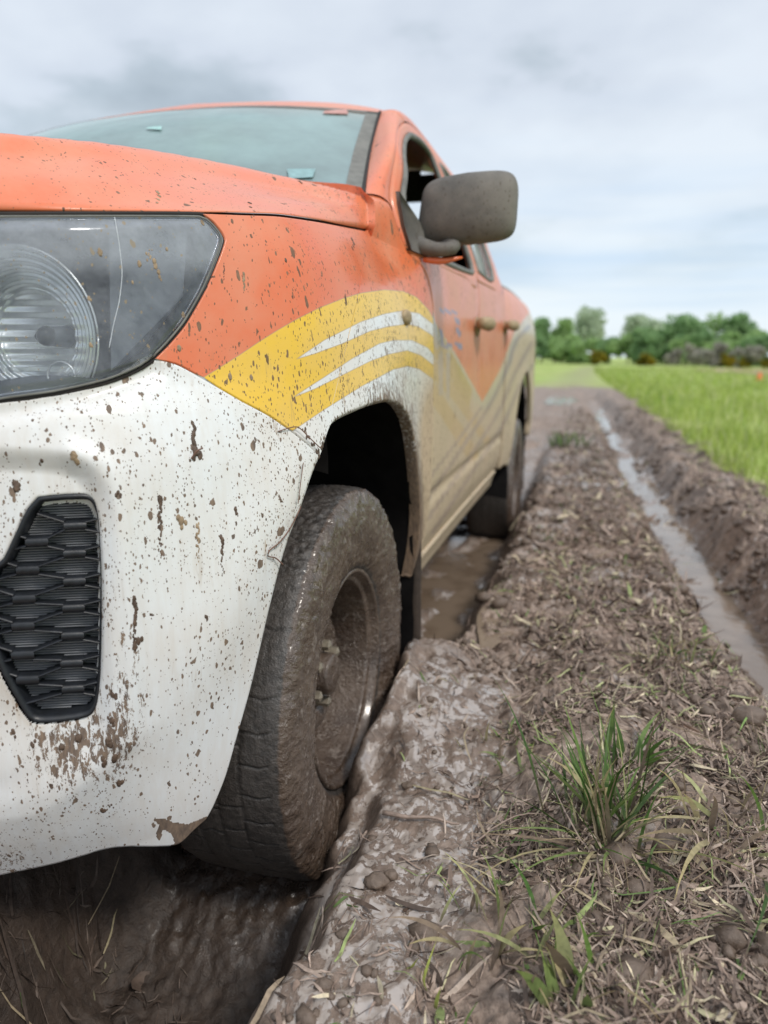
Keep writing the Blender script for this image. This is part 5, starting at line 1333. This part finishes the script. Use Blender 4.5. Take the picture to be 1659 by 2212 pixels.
# ====THINGS====
# ------------------------------------------------------------------ tufts, sticks, clods as things of their own
GREEN = [(.05, .105, .022), (.08, .16, .035), (.13, .22, .05), (.20, .27, .09)]
STRAW = [(.46, .40, .23), (.36, .29, .19), (.25, .19, .14), (.40, .42, .20)]
def tuft(name, label, cat, px, py, z, n, hgt, spread, pal, wts, lean=(0, 0), w=.004, droop=.5, group=None, low=.0, soft=0.0):
    c = at(float(px), float(py), z=z); c[2] = gz(c[0], c[1]) - .012
    r = empty(name, c, label, cat, group); K = 7; t = np.linspace(0, 1, K+1)[None]
    a = rng.uniform(0, 2*math.pi, n)[:, None]; out = (rng.random(n)[:, None]**.7)
    L = hgt*rng.uniform(.45, 1.08, n)[:, None]; ph = (low + (1.25-low)*out*spread)
    ph_t = ph + droop*rng.uniform(.3, 1.7, n)[:, None]*t**1.6                   # angle from the vertical grows along the blade
    ds = L/K
    hx = np.cumsum(np.sin(ph_t)*ds, 1); hz = np.cumsum(np.cos(ph_t)*ds, 1); hx = np.hstack([0*a, hx[:, :-1]]); hz = np.hstack([0*a, hz[:, :-1]])
    a2 = a + rng.normal(0, .25, (n, 1))*t
    b0 = rng.normal(0, .018+.03*soft, (n, 2))
    x = c[0] + b0[:, :1] + hx*np.cos(a2) + lean[0]*t**1.5*L; y = c[1] + b0[:, 1:] + hx*np.sin(a2) + lean[1]*t**1.5*L; zz = c[2] + hz
    zz = np.maximum(zz, gz(x, y) + .002*rng.random((n, 1)) + .001)
    ww = w*rng.lognormal(0, .35, n)[:, None]*np.clip(np.minimum(t*3+.45, (1-t)*2.2), .03, 1)/2
    tw = a + math.pi/2 + rng.normal(0, .5, (n, 1)); rl = rng.normal(0, .35, (n, 1))
    A = np.stack([x+np.cos(tw)*ww*np.cos(rl), y+np.sin(tw)*ww*np.cos(rl), zz+ww*np.sin(rl)], -1); B = np.stack([x-np.cos(tw)*ww*np.cos(rl), y-np.sin(tw)*ww*np.cos(rl), zz-ww*np.sin(rl)], -1)
    V = np.stack([A, B], 2); cols = np.array(pal)[rng.choice(len(pal), n, p=np.array(wts)/sum(wts))]*rng.uniform(.75, 1.25, (n, 1))
    big = np.argsort(-L[:, 0])[:min(8, n//3)]; rest = np.setdiff1d(np.arange(n), big)
    def put(idx, nm, kind=None):
        m = len(idx); k = np.arange(K)[None]*2 + np.arange(m)[:, None]*2*(K+1); F_ = np.stack([k, k+1, k+3, k+2], -1).reshape(-1, 4)
        cc = cols[idx][:, None]*(1 + (np.array([.25, .15, -.1]) if True else 0)*t[0][None, :, None]**3)
        # muddy lower part of each blade
        mu = np.clip(1.2 - t[0]*3.2, 0, .75)[None, :, None]; cc = cc*(1-mu) + np.array([.14, .10, .075])*mu
        cc = np.repeat(cc, 2, 1).reshape(-1, 3)
        return obj(nm, V[idx].reshape(-1, 3), F_, M_grass, r, attrs=dict(pc=cc), kind=kind)
    for b in big: put(np.array([b]), 'blade')
    put(rest, 'fine_blades', 'stuff')
    return r
tuft('grass_tuft', 'dark green grass tuft standing upright in the middle of the muddy mound', 'grass tuft', 1295, 1780, .20, 52, .25, .62, GREEN+STRAW, [3, 5, 5, 4, 2, 2, 2, 2], (-.05, .06), .0060, .6, soft=.6)
tuft('grass_tuft', 'half green straw tuft splayed out at the foot of the upright green tuft', 'grass tuft', 1300, 1840, .20, 60, .24, .95, GREEN+STRAW, [2, 3, 3, 2, 4, 4, 3, 2], (-.1, -.12), .005, .8)
tuft('grass_tuft', 'pale flattened tuft combed downhill beside the water of the far rut', 'grass tuft', 1450, 1440, .19, 60, .17, .9, GREEN+STRAW, [1, 1, 2, 3, 5, 4, 3, 4], (-.05, -.45), .0045, .9, soft=1)
tuft('grass_tuft', 'small tuft with bright green leaf tips left of the upright green tuft', 'grass tuft', 1100, 1620, .20, 30, .09, .8, GREEN+STRAW, [0, 1, 4, 5, 3, 4, 4, 2], (0, -.2), .0055, .7, soft=1)
tuft('grass_tuft', 'dark leafy tuft with broad leaves right of the upright green tuft', 'grass tuft', 1355, 1665, .21, 22, .12, .7, GREEN, [3, 4, 3, 1], (.15, .1), .010, .5)
tuft('grass_tuft', 'tuft of long muddy straw blades drooping towards the right of the mound', 'grass tuft', 1560, 1830, .20, 34, .20, .9, GREEN+STRAW, [1, 1, 1, 1, 4, 5, 6, 2], (.0, -.6), .007, .8, soft=1)
tuft('grass_tuft', 'straw tuft with thick yellow green stems near the bottom of the picture', 'grass tuft', 1130, 2060, .18, 40, .14, .8, GREEN+STRAW, [0, 2, 4, 4, 5, 4, 5, 4], (.0, -.2), .006, .6, soft=1)
tuft('grass_tuft', 'broad pale green leaves sticking out of the mud at the bottom edge', 'grass tuft', 1225, 2180, .18, 16, .10, .6, GREEN+STRAW, [0, 1, 6, 8, 2, 2, 1, 3], (.0, .0), .011, .4)
tuft('grass_tuft', 'single yellow green sprig at the edge of the slick mud', 'grass tuft', 905, 2170, .16, 5, .07, .3, [(.42, .48, .12)], [1], (.2, .1), .006, .2)
tuft('grass_tuft', 'green patch of grass in the mud strip beside the rear wheel', 'grass tuft', 1222, 962, .19, 50, .22, .6, GREEN, [2, 4, 4, 2], (0, 0), .012, .4, soft=3)
def stick(name, label, p0, p1, r0, r1, z0=.17, lift=.008, arch=.0, cat='stick'):
    a = at(float(p0[0]), float(p0[1]), z=z0); b = at(float(p1[0]), float(p1[1]), z=z0); P = a + (b-a)*np.linspace(0, 1, 12)[:, None]
    P[:, 2] = np.maximum.accumulate(np.full(12, -9.0)) if False else gz(P[:, 0], P[:, 1])
    P[:, 2] = P[:, 2].max()*.6+P[:, 2]*.4 + lift + arch*np.sin(np.linspace(0, math.pi, 12)); P[:, 0] += .002*np.sin(np.arange(12)*1.3); P[:, 1] += .003*np.cos(np.arange(12)*.9)
    mb = MB(); mb.tube(P, np.linspace(r0, r1, 12), 7); o = mb.build(name, M_stick); tag(o, label, cat); return o
M_stick = simple('muddy_twig', (.27, .20, .16), .6, var=.3, scale=80, bump=.4)
stick('twig', 'thick muddy twig lying across the slick mud beside the front wheel', (826, 1768), (990, 1792), .0048, .0018)
stick('twig', 'short dark twig half sunk in the slick mud low down near the bottom edge', (800, 2095), (860, 2075), .0022, .0010)
stick('twig', 'thin forked twig lying in the slick mud near the bottom edge', (862, 2040), (925, 2110), .0016, .0008)
stick('twig', 'thin pale stalk bent over the grass left of the green tuft', (1018, 1850), (1168, 1790), .0018, .0010, .19, .02, .02)
# mud clods, each one a thing
IV3, IF3 = ico(3)
for px, py, rr_, lb in ((812, 1925, .017, 'round wet mud clod on the slick bank beside the tyre'), (845, 1905, .010, 'small wet mud clod just right of the round one on the slick bank'), (1610, 1625, .030, 'large smooth mud clod at the right edge of the picture'),
                        (745, 2040, .011, 'oval wet mud clod at the lower end of the slick bank'), (60, 2005, .028, 'dark stone like clod under the bumper at the left edge'), (700, 2150, .012, 'glossy mud clod near the bottom edge of the slick bank'), (880, 1700, .010, 'small mud clod above the thick twig')):
    p = at(float(px), float(py), z=.13 if px < 200 else .16); V = IV3*rr_*(1+.28*noise3(IV3[:, 0:1]*1.8+px, IV3[:, 1:2]*1.8, IV3[:, 2:3]*1.8)+.08*noise3(IV3[:, 0:1]*5+px, IV3[:, 1:2]*5, IV3[:, 2:3]*5))*np.array([1.15, .95, .75])
    zz = gz(p[0], p[1]); tag(obj('mud_clod', V + [p[0], p[1], zz+rr_*.25], IF3, M_lump), lb, 'mud clod', 'mud clods on the bank')
# ------------------------------------------------------------------ clots of mud and debris stuck to the truck (parts of it)
_tab_px = np.vstack([HG.reshape(-1, 2), GP.reshape(-1, 2), NOSE.reshape(-1, 2), proj(GB.reshape(-1, 3)), proj(HH2.reshape(-1, 3)[::1])])
_tab_p = np.vstack([L1.reshape(-1, 3), G2.reshape(-1, 3), GA.reshape(-1, 3), GB.reshape(-1, 3), HH2.reshape(-1, 3)])
_nb = [normals(g).reshape(-1, 3) for g in (L1, G2, GA, GB, HH2)]; _tab_n = np.vstack(_nb)
_d = np.linalg.norm(_tab_p - CAM, axis=1)
def onbody(px, py):
    d2 = (_tab_px[:, 0]-px)**2 + (_tab_px[:, 1]-py)**2; near = np.where(d2 < max(d2.min()*1.5, 16))[0]; k = near[np.argmin(_d[near])]
    n = _tab_n[k]; n = n if n @ (CAM-_tab_p[k]) > 0 else -n
    return _tab_p[k], n
def clot(pts, host, name='mud_clot', mat=None, flat=.28):
    mb = MB()
    for px, py, r_px in pts:
        p, n = onbody(px, py); r = r_px/F_PX*np.linalg.norm(p-CAM)
        q = IV3[:, :]*1.0; q = q*(1+.35*noise3(q[:, 0:1]*2+px, q[:, 1:2]*2, q[:, 2:3]*2)+.15*noise3(q[:, 0:1]*6+py, q[:, 1:2]*6, q[:, 2:3]*6))
        u = np.cross(n, [0, 0, 1.0]); u /= np.linalg.norm(u); w = np.cross(u, n)
        mb.add(p + r*(q[:, :1]*u*.75 + q[:, 1:2]*w*1.25 + q[:, 2:3]*n*flat), IF3)
    return mb.build(name, mat or M_clot, host)
M_clot = simple('drying_mud_clot', (.10, .065, .045), .6, var=.45, scale=90, bump=.5)
M_clotl = simple('dried_mud_film', (.30, .22, .14), .8, var=.35, scale=90, bump=.3)
def streak(x, y0, y1, r0, r1, wig=2.0, n=None):
    n = n or max(3, int((y1-y0)/max(2.2, r0))); yy = np.linspace(y0, y1, n)
    return [(x + wig*math.sin(i*1.1+x), y, (r0+(r1-r0)*i/(n-1))*random.uniform(.7, 1.15)) for i, y in enumerate(yy)]
clot(streak(420, 915, 960, 5, 7, 3) + [(425, 975, 9), (435, 985, 8), (420, 988, 6), (412, 993, 3)], bumper)
clot(streak(348, 1080, 1212, 4.2, 1.8, 1.5) + [(347, 1078, 7), (348, 1090, 5)], bumper)
clot(streak(293, 1292, 1345, 6, 5, 2) + streak(291, 1350, 1395, 2.5, 3, 2) + [(300, 1385, 7), (292, 1395, 7), (306, 1382, 5)], bumper)
clot(streak(482, 1160, 1245, 4.5, 1.6, 1.5), bumper); clot(streak(430, 1130, 1220, 3.5, 1.6, 3), bumper, mat=M_clotl)
clot([(395, 1125, 8), (388, 1120, 6), (402, 1130, 5), (396, 1138, 5)], bumper, mat=M_clotl)
clot([(160, 990, 9), (166, 998, 7), (155, 985, 5)], bumper, mat=M_clotl); clot([(25, 1052, 9), (18, 1046, 6)], bumper)
clot([(511, 1100, 5), (512, 1108, 4)], bumper); clot([(85, 760+235, 4)], bumper)
for px, py, r in ((255, 1065, 5), (262, 1075, 4), (570, 1112, 4), (450, 1340, 4), (330, 1330, 3), (245, 1505, 6), (238, 1560, 7), (232, 1605, 8), (250, 1640, 8), (228, 1650, 6), (130, 1625, 6), (165, 1610, 8), (110, 1700, 5), (262, 1700, 7), (60, 1620, 5), (20, 1600, 6), (240, 1755, 4), (230, 1770, 6), (610, 1080, 4), (555, 1145, 4)):
    clot([(px+random.uniform(-1, 1)*k*3, py+random.uniform(-1, 1)*k*3, r*random.uniform(.4, .9)) for k in range(4)], bumper)
for px, py, r in ((660, 925, 5), (668, 945, 6), (678, 962, 5), (688, 975, 6), (694, 984, 5), (715, 960, 7), (722, 948, 5), (740, 912, 4), (760, 890, 3)):
    clot([(px+random.uniform(-3, 3), py+random.uniform(-5, 5), r*random.uniform(.4, .8)) for k in range(4)], fender)
clot(streak(340, 418, 436, 4.5, 3.5, 2), hood, mat=M_clotl); clot([(538, 438, 5), (543, 446, 4), (547, 455, 3), (549, 462, 2)], hood); clot([(655, 398, 6), (662, 400, 5), (650, 396, 4)], hood); clot([(198, 348, 3.5)], hood)
clot([(420, 383, 3), (424, 386, 2.5)], hood); clot(streak(765, 515, 535, 3, 5, 2), fender); clot(streak(529, 590, 625, 4, 2, 1), fender, mat=M_clotl); clot([(620, 560, 4)], fender); clot([(390, 752, 6)], fender, mat=M_clotl); clot([(545, 815, 5), (500, 812, 6)], fender, mat=M_clotl)
clot(streak(487, 570, 605, 1.8, 1, .5), fender)
for k in range(90):                                              # runs of mud around the wheel arch
    px, py = random.uniform(735, 905), random.uniform(620, 850)
    if in_poly(np.array([px, py]), ARCH_PX + [(900, 1300), (690, 1300)]): continue
    l = random.uniform(6, 30)*(py-540)/300; clot(streak(px, py, min(py+l, 860), random.uniform(1, 2.4), .8, .8, max(3, int(l/3))), fender, 'mud_run')
clot(streak(322, 540, 560, 2, 3, 4) + [(333, 566, 5), (338, 576, 5), (343, 588, 4.5), (347, 600, 3.5), (348, 606, 2.5)], hlroot, mat=M_clotl)
for a_, b_, c_ in ((215, 545, 6), (301, 571, 5), (286, 608, 3), (193, 644, 4), (400, 680, 5), (360, 536, 3.5), (196, 745, 4), (436, 478, 5)): clot([(a_, b_, c_), (a_+1, b_+2, c_*.6)], hlroot, mat=M_clotl)
def root(px, host, r=.0011, name='hanging_root'):
    P = []
    for a, b, l in px: p, n = onbody(a, b); P.append(p + n*l)
    mb = MB(); mb.tube(resample(np.array(P), 30), r, 6); return mb.build(name, M_root, host)
M_root = simple('dead_root', (.16, .085, .06), .7, var=.3, scale=90)
root([(640, 1090, .010), (632, 1112, .012), (618, 1140, .008), (600, 1168, .006), (583, 1190, .003), (580, 1202, .003), (592, 1206, .004), (605, 1220, .008)], bumper)
root([(600, 930, .002), (640, 925, .006), (668, 948, .006), (690, 968, .006)], fender, .0009)
root([(412, 990, .003), (420, 975, .010), (432, 968, .010)], bumper, .0012); root([(655, 1000, .004), (648, 1030, .006), (640, 1085, .006)], bumper, .0008)
# ------------------------------------------------------------------ field grass
n = 60000; yv = 3.4*np.exp(rng.random(n)**.8*math.log(60/3.4)); xv = field_x(yv) + .0 + (rng.random(n)**1.3)*(.9+yv*.75) 
clump = noise3(xv*1.3, yv*.9, 31); keep = (rng.random(n) < np.clip(.6+clump, .15, 1)); xv, yv = xv[keep], yv[keep]; n = len(xv)
K = 3; t = np.linspace(0, 1, K+1)[None]; h_ = (rng.uniform(.08, .24, n)*(1+.5*np.clip(noise3(xv*.7, yv*.5, 5), -.5, 1))*sstep(-.15, .45, xv-field_x(yv)+.2))[:, None]
a = rng.uniform(0, 6.28, n)[:, None]; ln = rng.uniform(.05, .5, n)[:, None]
x = xv[:, None] + np.cos(a)*h_*ln*t**1.7; y = yv[:, None] + np.sin(a)*h_*ln*t**1.7; z = .19 + h_*t*(1-.2*ln*t)
w = (rng.uniform(.003, .006, n)[:, None]*np.clip(yv[:, None]/5, 1, 4))*np.array([.8, 1, .7, .1])[None]/2; tw = rng.uniform(-.6, .6, n)[:, None]
V = np.stack([np.stack([x+np.cos(tw)*w, y+np.sin(tw)*w, z], -1), np.stack([x-np.cos(tw)*w, y-np.sin(tw)*w, z], -1)], 2).reshape(-1, 3)
k = np.arange(K)[None]*2 + np.arange(n)[:, None]*2*(K+1); F_ = np.stack([k, k+1, k+3, k+2], -1).reshape(-1, 4)
pal = np.array([(.30, .42, .07), (.42, .52, .11), (.50, .56, .18), (.66, .64, .38), (.20, .30, .06)]); cc = pal[rng.choice(5, n, p=[.28, .32, .22, .08, .10])]*rng.uniform(.8, 1.25, (n, 1))
obj('field_grass', V, F_, M_grass, attrs=dict(pc=np.repeat(cc, 2*(K+1), 0)), kind='stuff')
# pale dry track across the field at the right
p = np.array([at(a_, b_, z=.2) for a_, b_ in ((1500., 799.), (1580., 797.), (1700., 799.), (1950., 806.))]); q = np.array([at(a_, b_, z=.2) for a_, b_ in ((1500., 802.), (1580., 805.), (1700., 814.), (1950., 830.))])
V = np.vstack([p, q]); V[:, 2] = .225; obj('dirt_track', V, [(0, 1, 5, 4), (1, 2, 6, 5), (2, 3, 7, 6)], simple('dry_track', (.42, .30, .22), .9, var=.2, scale=1), kind='structure', smooth=False)
# orange marker cone
c = at(1640., 822., z=.2); cone = empty('marker_cone', c, 'small orange marker cone standing in the grass at the far right', 'cone')
th = np.linspace(0, 2*math.pi, 24, endpoint=False)[:, None]; pr = np.array([(.13, .01), (.12, .03), (.085, .12), (.05, .23), (.035, .27), (.02, .275)])
V = np.stack([np.cos(th)*pr[:, 0], np.sin(th)*pr[:, 0], 0*th+pr[:, 1]], -1) + c; M_cone = simple('cone_orange', (.85, .16, .05), .5)
obj('cone_body', V.reshape(-1, 3), np.vstack([grid_faces(24, 6), np.stack([np.arange(5)+23*6, np.arange(5), np.arange(1, 6), np.arange(1, 6)+23*6], -1)]), M_cone, cone)
mb = MB(); mb.box(c+[0, 0, .006], (.16, .16, .008)); mb.build('cone_base', M_cone, cone, smooth=False)
# ------------------------------------------------------------------ trees and hedge beyond the field
def leaf_mat(name, cols, trans=.5):
    t = NT(name); n = t.noise(t.coords(), .9, 3, .6); n2 = t.noise(t.coords(), 6, 2, .6)
    c = t.mix(t.rng(n, .35, .65), cols[0], cols[1]); c = t.mix(t.math('MULTIPLY', t.rng(n2, .4, .7), .5), c, cols[2])
    df = t.bsdf(c, .8, spec=.2); tl = t.node('ShaderNodeBsdfTranslucent'); t.l.new(c, tl.inputs[0]); m = t.node('ShaderNodeMixShader', {0: trans}); t.l.new(df, m.inputs[1]); t.l.new(tl.outputs[0], m.inputs[2]); return t.done(m.outputs[0])
LM = dict(green=leaf_mat('leaves_green', [(.32, .48, .19), (.40, .55, .24), (.46, .58, .30)]), dark=leaf_mat('leaves_dark', [(.23, .38, .17), (.30, .45, .21), (.36, .50, .26)]),
          pale=leaf_mat('leaves_pale', [(.46, .56, .38), (.52, .60, .44), (.56, .63, .48)]), grey=leaf_mat('twigs_grey', [(.38, .36, .31), (.44, .41, .36), (.32, .33, .25)]), gorse=leaf_mat('gorse_flowers', [(.14, .15, .03), (.40, .31, .03), (.50, .38, .03)]))
M_bark = simple('bark', (.16, .13, .10), .9, scale=8)
def tree(px, top, wpx, d, kind, label, cat='tree', n=1500, airy=0.0, trunk=True, lab_group=None):
    b = at(float(px), 700., y=d); x0 = b[0]; h = (772-top)/F_PX*d + .82; hw = wpx/2/F_PX*d
    r = empty('tree' if trunk else 'bush', (x0, d, .17), label, cat, lab_group)
    nb = 10 if trunk else 7; cz = rng.uniform((.5 if kind == 'pale' else .2) if trunk else .1, .86, nb)*h; cx_ = rng.uniform(-.62, .62, nb)*hw*(.75 if kind == 'pale' else 1); cy_ = rng.uniform(-.6, .6, nb)*hw; br = rng.uniform(.26, .48, nb)*min(hw, h*.6)*(1.35 if kind == 'pale' else 1)
    cx_[0] = 0; cz[0] = h - br[0]*.8
    bi = rng.choice(nb, n, p=br**2/np.sum(br**2)); dr = rng.normal(size=(n, 3)); dr /= np.linalg.norm(dr, axis=1)[:, None]
    rad = br[bi]*(rng.random(n)**.4)*(1+airy*rng.random(n)); P = np.stack([cx_[bi], cy_[bi], cz[bi]], -1) + dr*rad[:, None]*[1.15, 1.1, .9]
    P[:, 2] = np.clip(P[:, 2], .05, h); P += [x0, d, .17]; s = .0030*d*rng.uniform(.6, 1.5, n)
    u = rng.normal(size=(n, 3)); u /= np.linalg.norm(u, axis=1)[:, None]; w = np.cross(u, rng.normal(size=(n, 3))); w /= np.linalg.norm(w, axis=1)[:, None]
    V = np.stack([P-u*s[:, None], P+w*s[:, None]*.6, P+u*s[:, None], P-w*s[:, None]*.6], 1).reshape(-1, 3)
    obj('crown', V, np.arange(4*n).reshape(-1, 4), LM[kind], r, smooth=False)
    mb = MB()
    mb.tube([(x0, d, .1), (x0+.05*h*.2, d, .17+h*.4), (x0, d, .17+h*.75)], [.05*h*.5, .035*h*.5, .01*h], 7)
    for k in range(4 if trunk else 3): mb.tube([(x0, d, .17+h*(.15+.1*k)), (x0+cx_[k]*.6, d+cy_[k]*.6, .17+cz[k]*.8), (x0+cx_[k], d+cy_[k], .17+cz[k])], [.015*h, .01*h, .004*h], 6)
    mb.build('trunk', M_bark, r); return r
TREES = [(1172, 690, 70, 118, 'dark', 'dark green tree at the far left of the treeline beside the truck', 0), (1222, 696, 60, 120, 'green', 'thin see-through tree second from the left of the treeline', .6), (1268, 672, 70, 110, 'pale', 'tall pale green tree standing alone above the hedge', .1),
         (1372, 690, 46, 108, 'pale', 'slender pale tree with sparse crown left of the broad green trees', .8), (1412, 700, 52, 104, 'pale', 'second slender pale tree with sparse crown', .8), (1440, 716, 110, 96, 'green', 'rounded bright green tree bulging out of the hedge', 0),
         (1484, 690, 96, 92, 'dark', 'broad dark green tree right of the rounded one', .1), (1545, 690, 90, 90, 'green', 'broad tree in the middle of the right clump', .25), (1600, 688, 84, 88, 'dark', 'dark tree near the right end of the clump', .0), (1638, 722, 60, 84, 'green', 'low tree ending the right clump', .1),
         (1790, 700, 120, 80, 'dark', 'dark tree beyond the right edge of the picture', 0), (1080, 694, 90, 122, 'green', 'green tree hidden behind the truck bed', 0), (950, 700, 90, 124, 'dark', 'dark tree hidden behind the cab', 0)]
for px, top, wpx, d, kd, lb, airy in TREES: tree(px, top, wpx, d, kd, lb, 'tree', int(1500*(1-.5*airy)), airy)
hx_ = [1160, 1200, 1240, 1282, 1322, 1360, 1402, 1445, 1490, 1532, 1575, 1618, 1660, 1705]
places = ['at the left end', 'second from the left', 'third from the left', 'under the tall pale tree', 'right of the tall pale tree', 'where the hedge is lowest', 'left of the rounded tree', 'under the rounded tree', 'under the first broad tree', 'left of the grey brush', 'behind the grey brush', 'near the right end', 'at the right edge', 'past the right edge']
for px, pl in zip(hx_, places):
    d = np.interp(px, [1150, 1700], [108, 74]); tree(px, 728+rng.uniform(-6, 8) - (8 if 1400 < px < 1480 else 0), 96, d, 'green' if rng.random() < .6 else 'dark', 'leafy green hedge bush ' + pl + ' of the hedge' if 'edge' not in pl and 'brush' not in pl and 'under' not in pl and 'right of' not in pl and 'left of' not in pl and 'where' not in pl else 'leafy green hedge bush ' + pl, 'bush', 1500, 0, False, 'bushes of the hedge')
for px, top, w_, kd, lb in ((1490, 748, 90, 'grey', 'grey leafless brush in front of the hedge, left one'), (1560, 744, 100, 'grey', 'grey leafless brush in front of the hedge, right one'), (1625, 752, 70, 'grey', 'low grey brush near the right edge'),
                        (1300, 762, 40, 'gorse', 'single yellow flowering gorse bush in front of the hedge'), (1400, 766, 36, 'gorse', 'small yellowish gorse bush left of the grey brush'), (1570, 768, 70, 'gorse', 'low gorse bush with yellow flowers under the grey brush'), (1625, 768, 50, 'gorse', 'gorse bush near the right edge'), (1680, 770, 60, 'gorse', 'gorse bush just past the right edge')):
    tree(px, top, w_, np.interp(px, [1290, 1700], [86, 60]), kd, lb, 'bush', 700, .1, False)
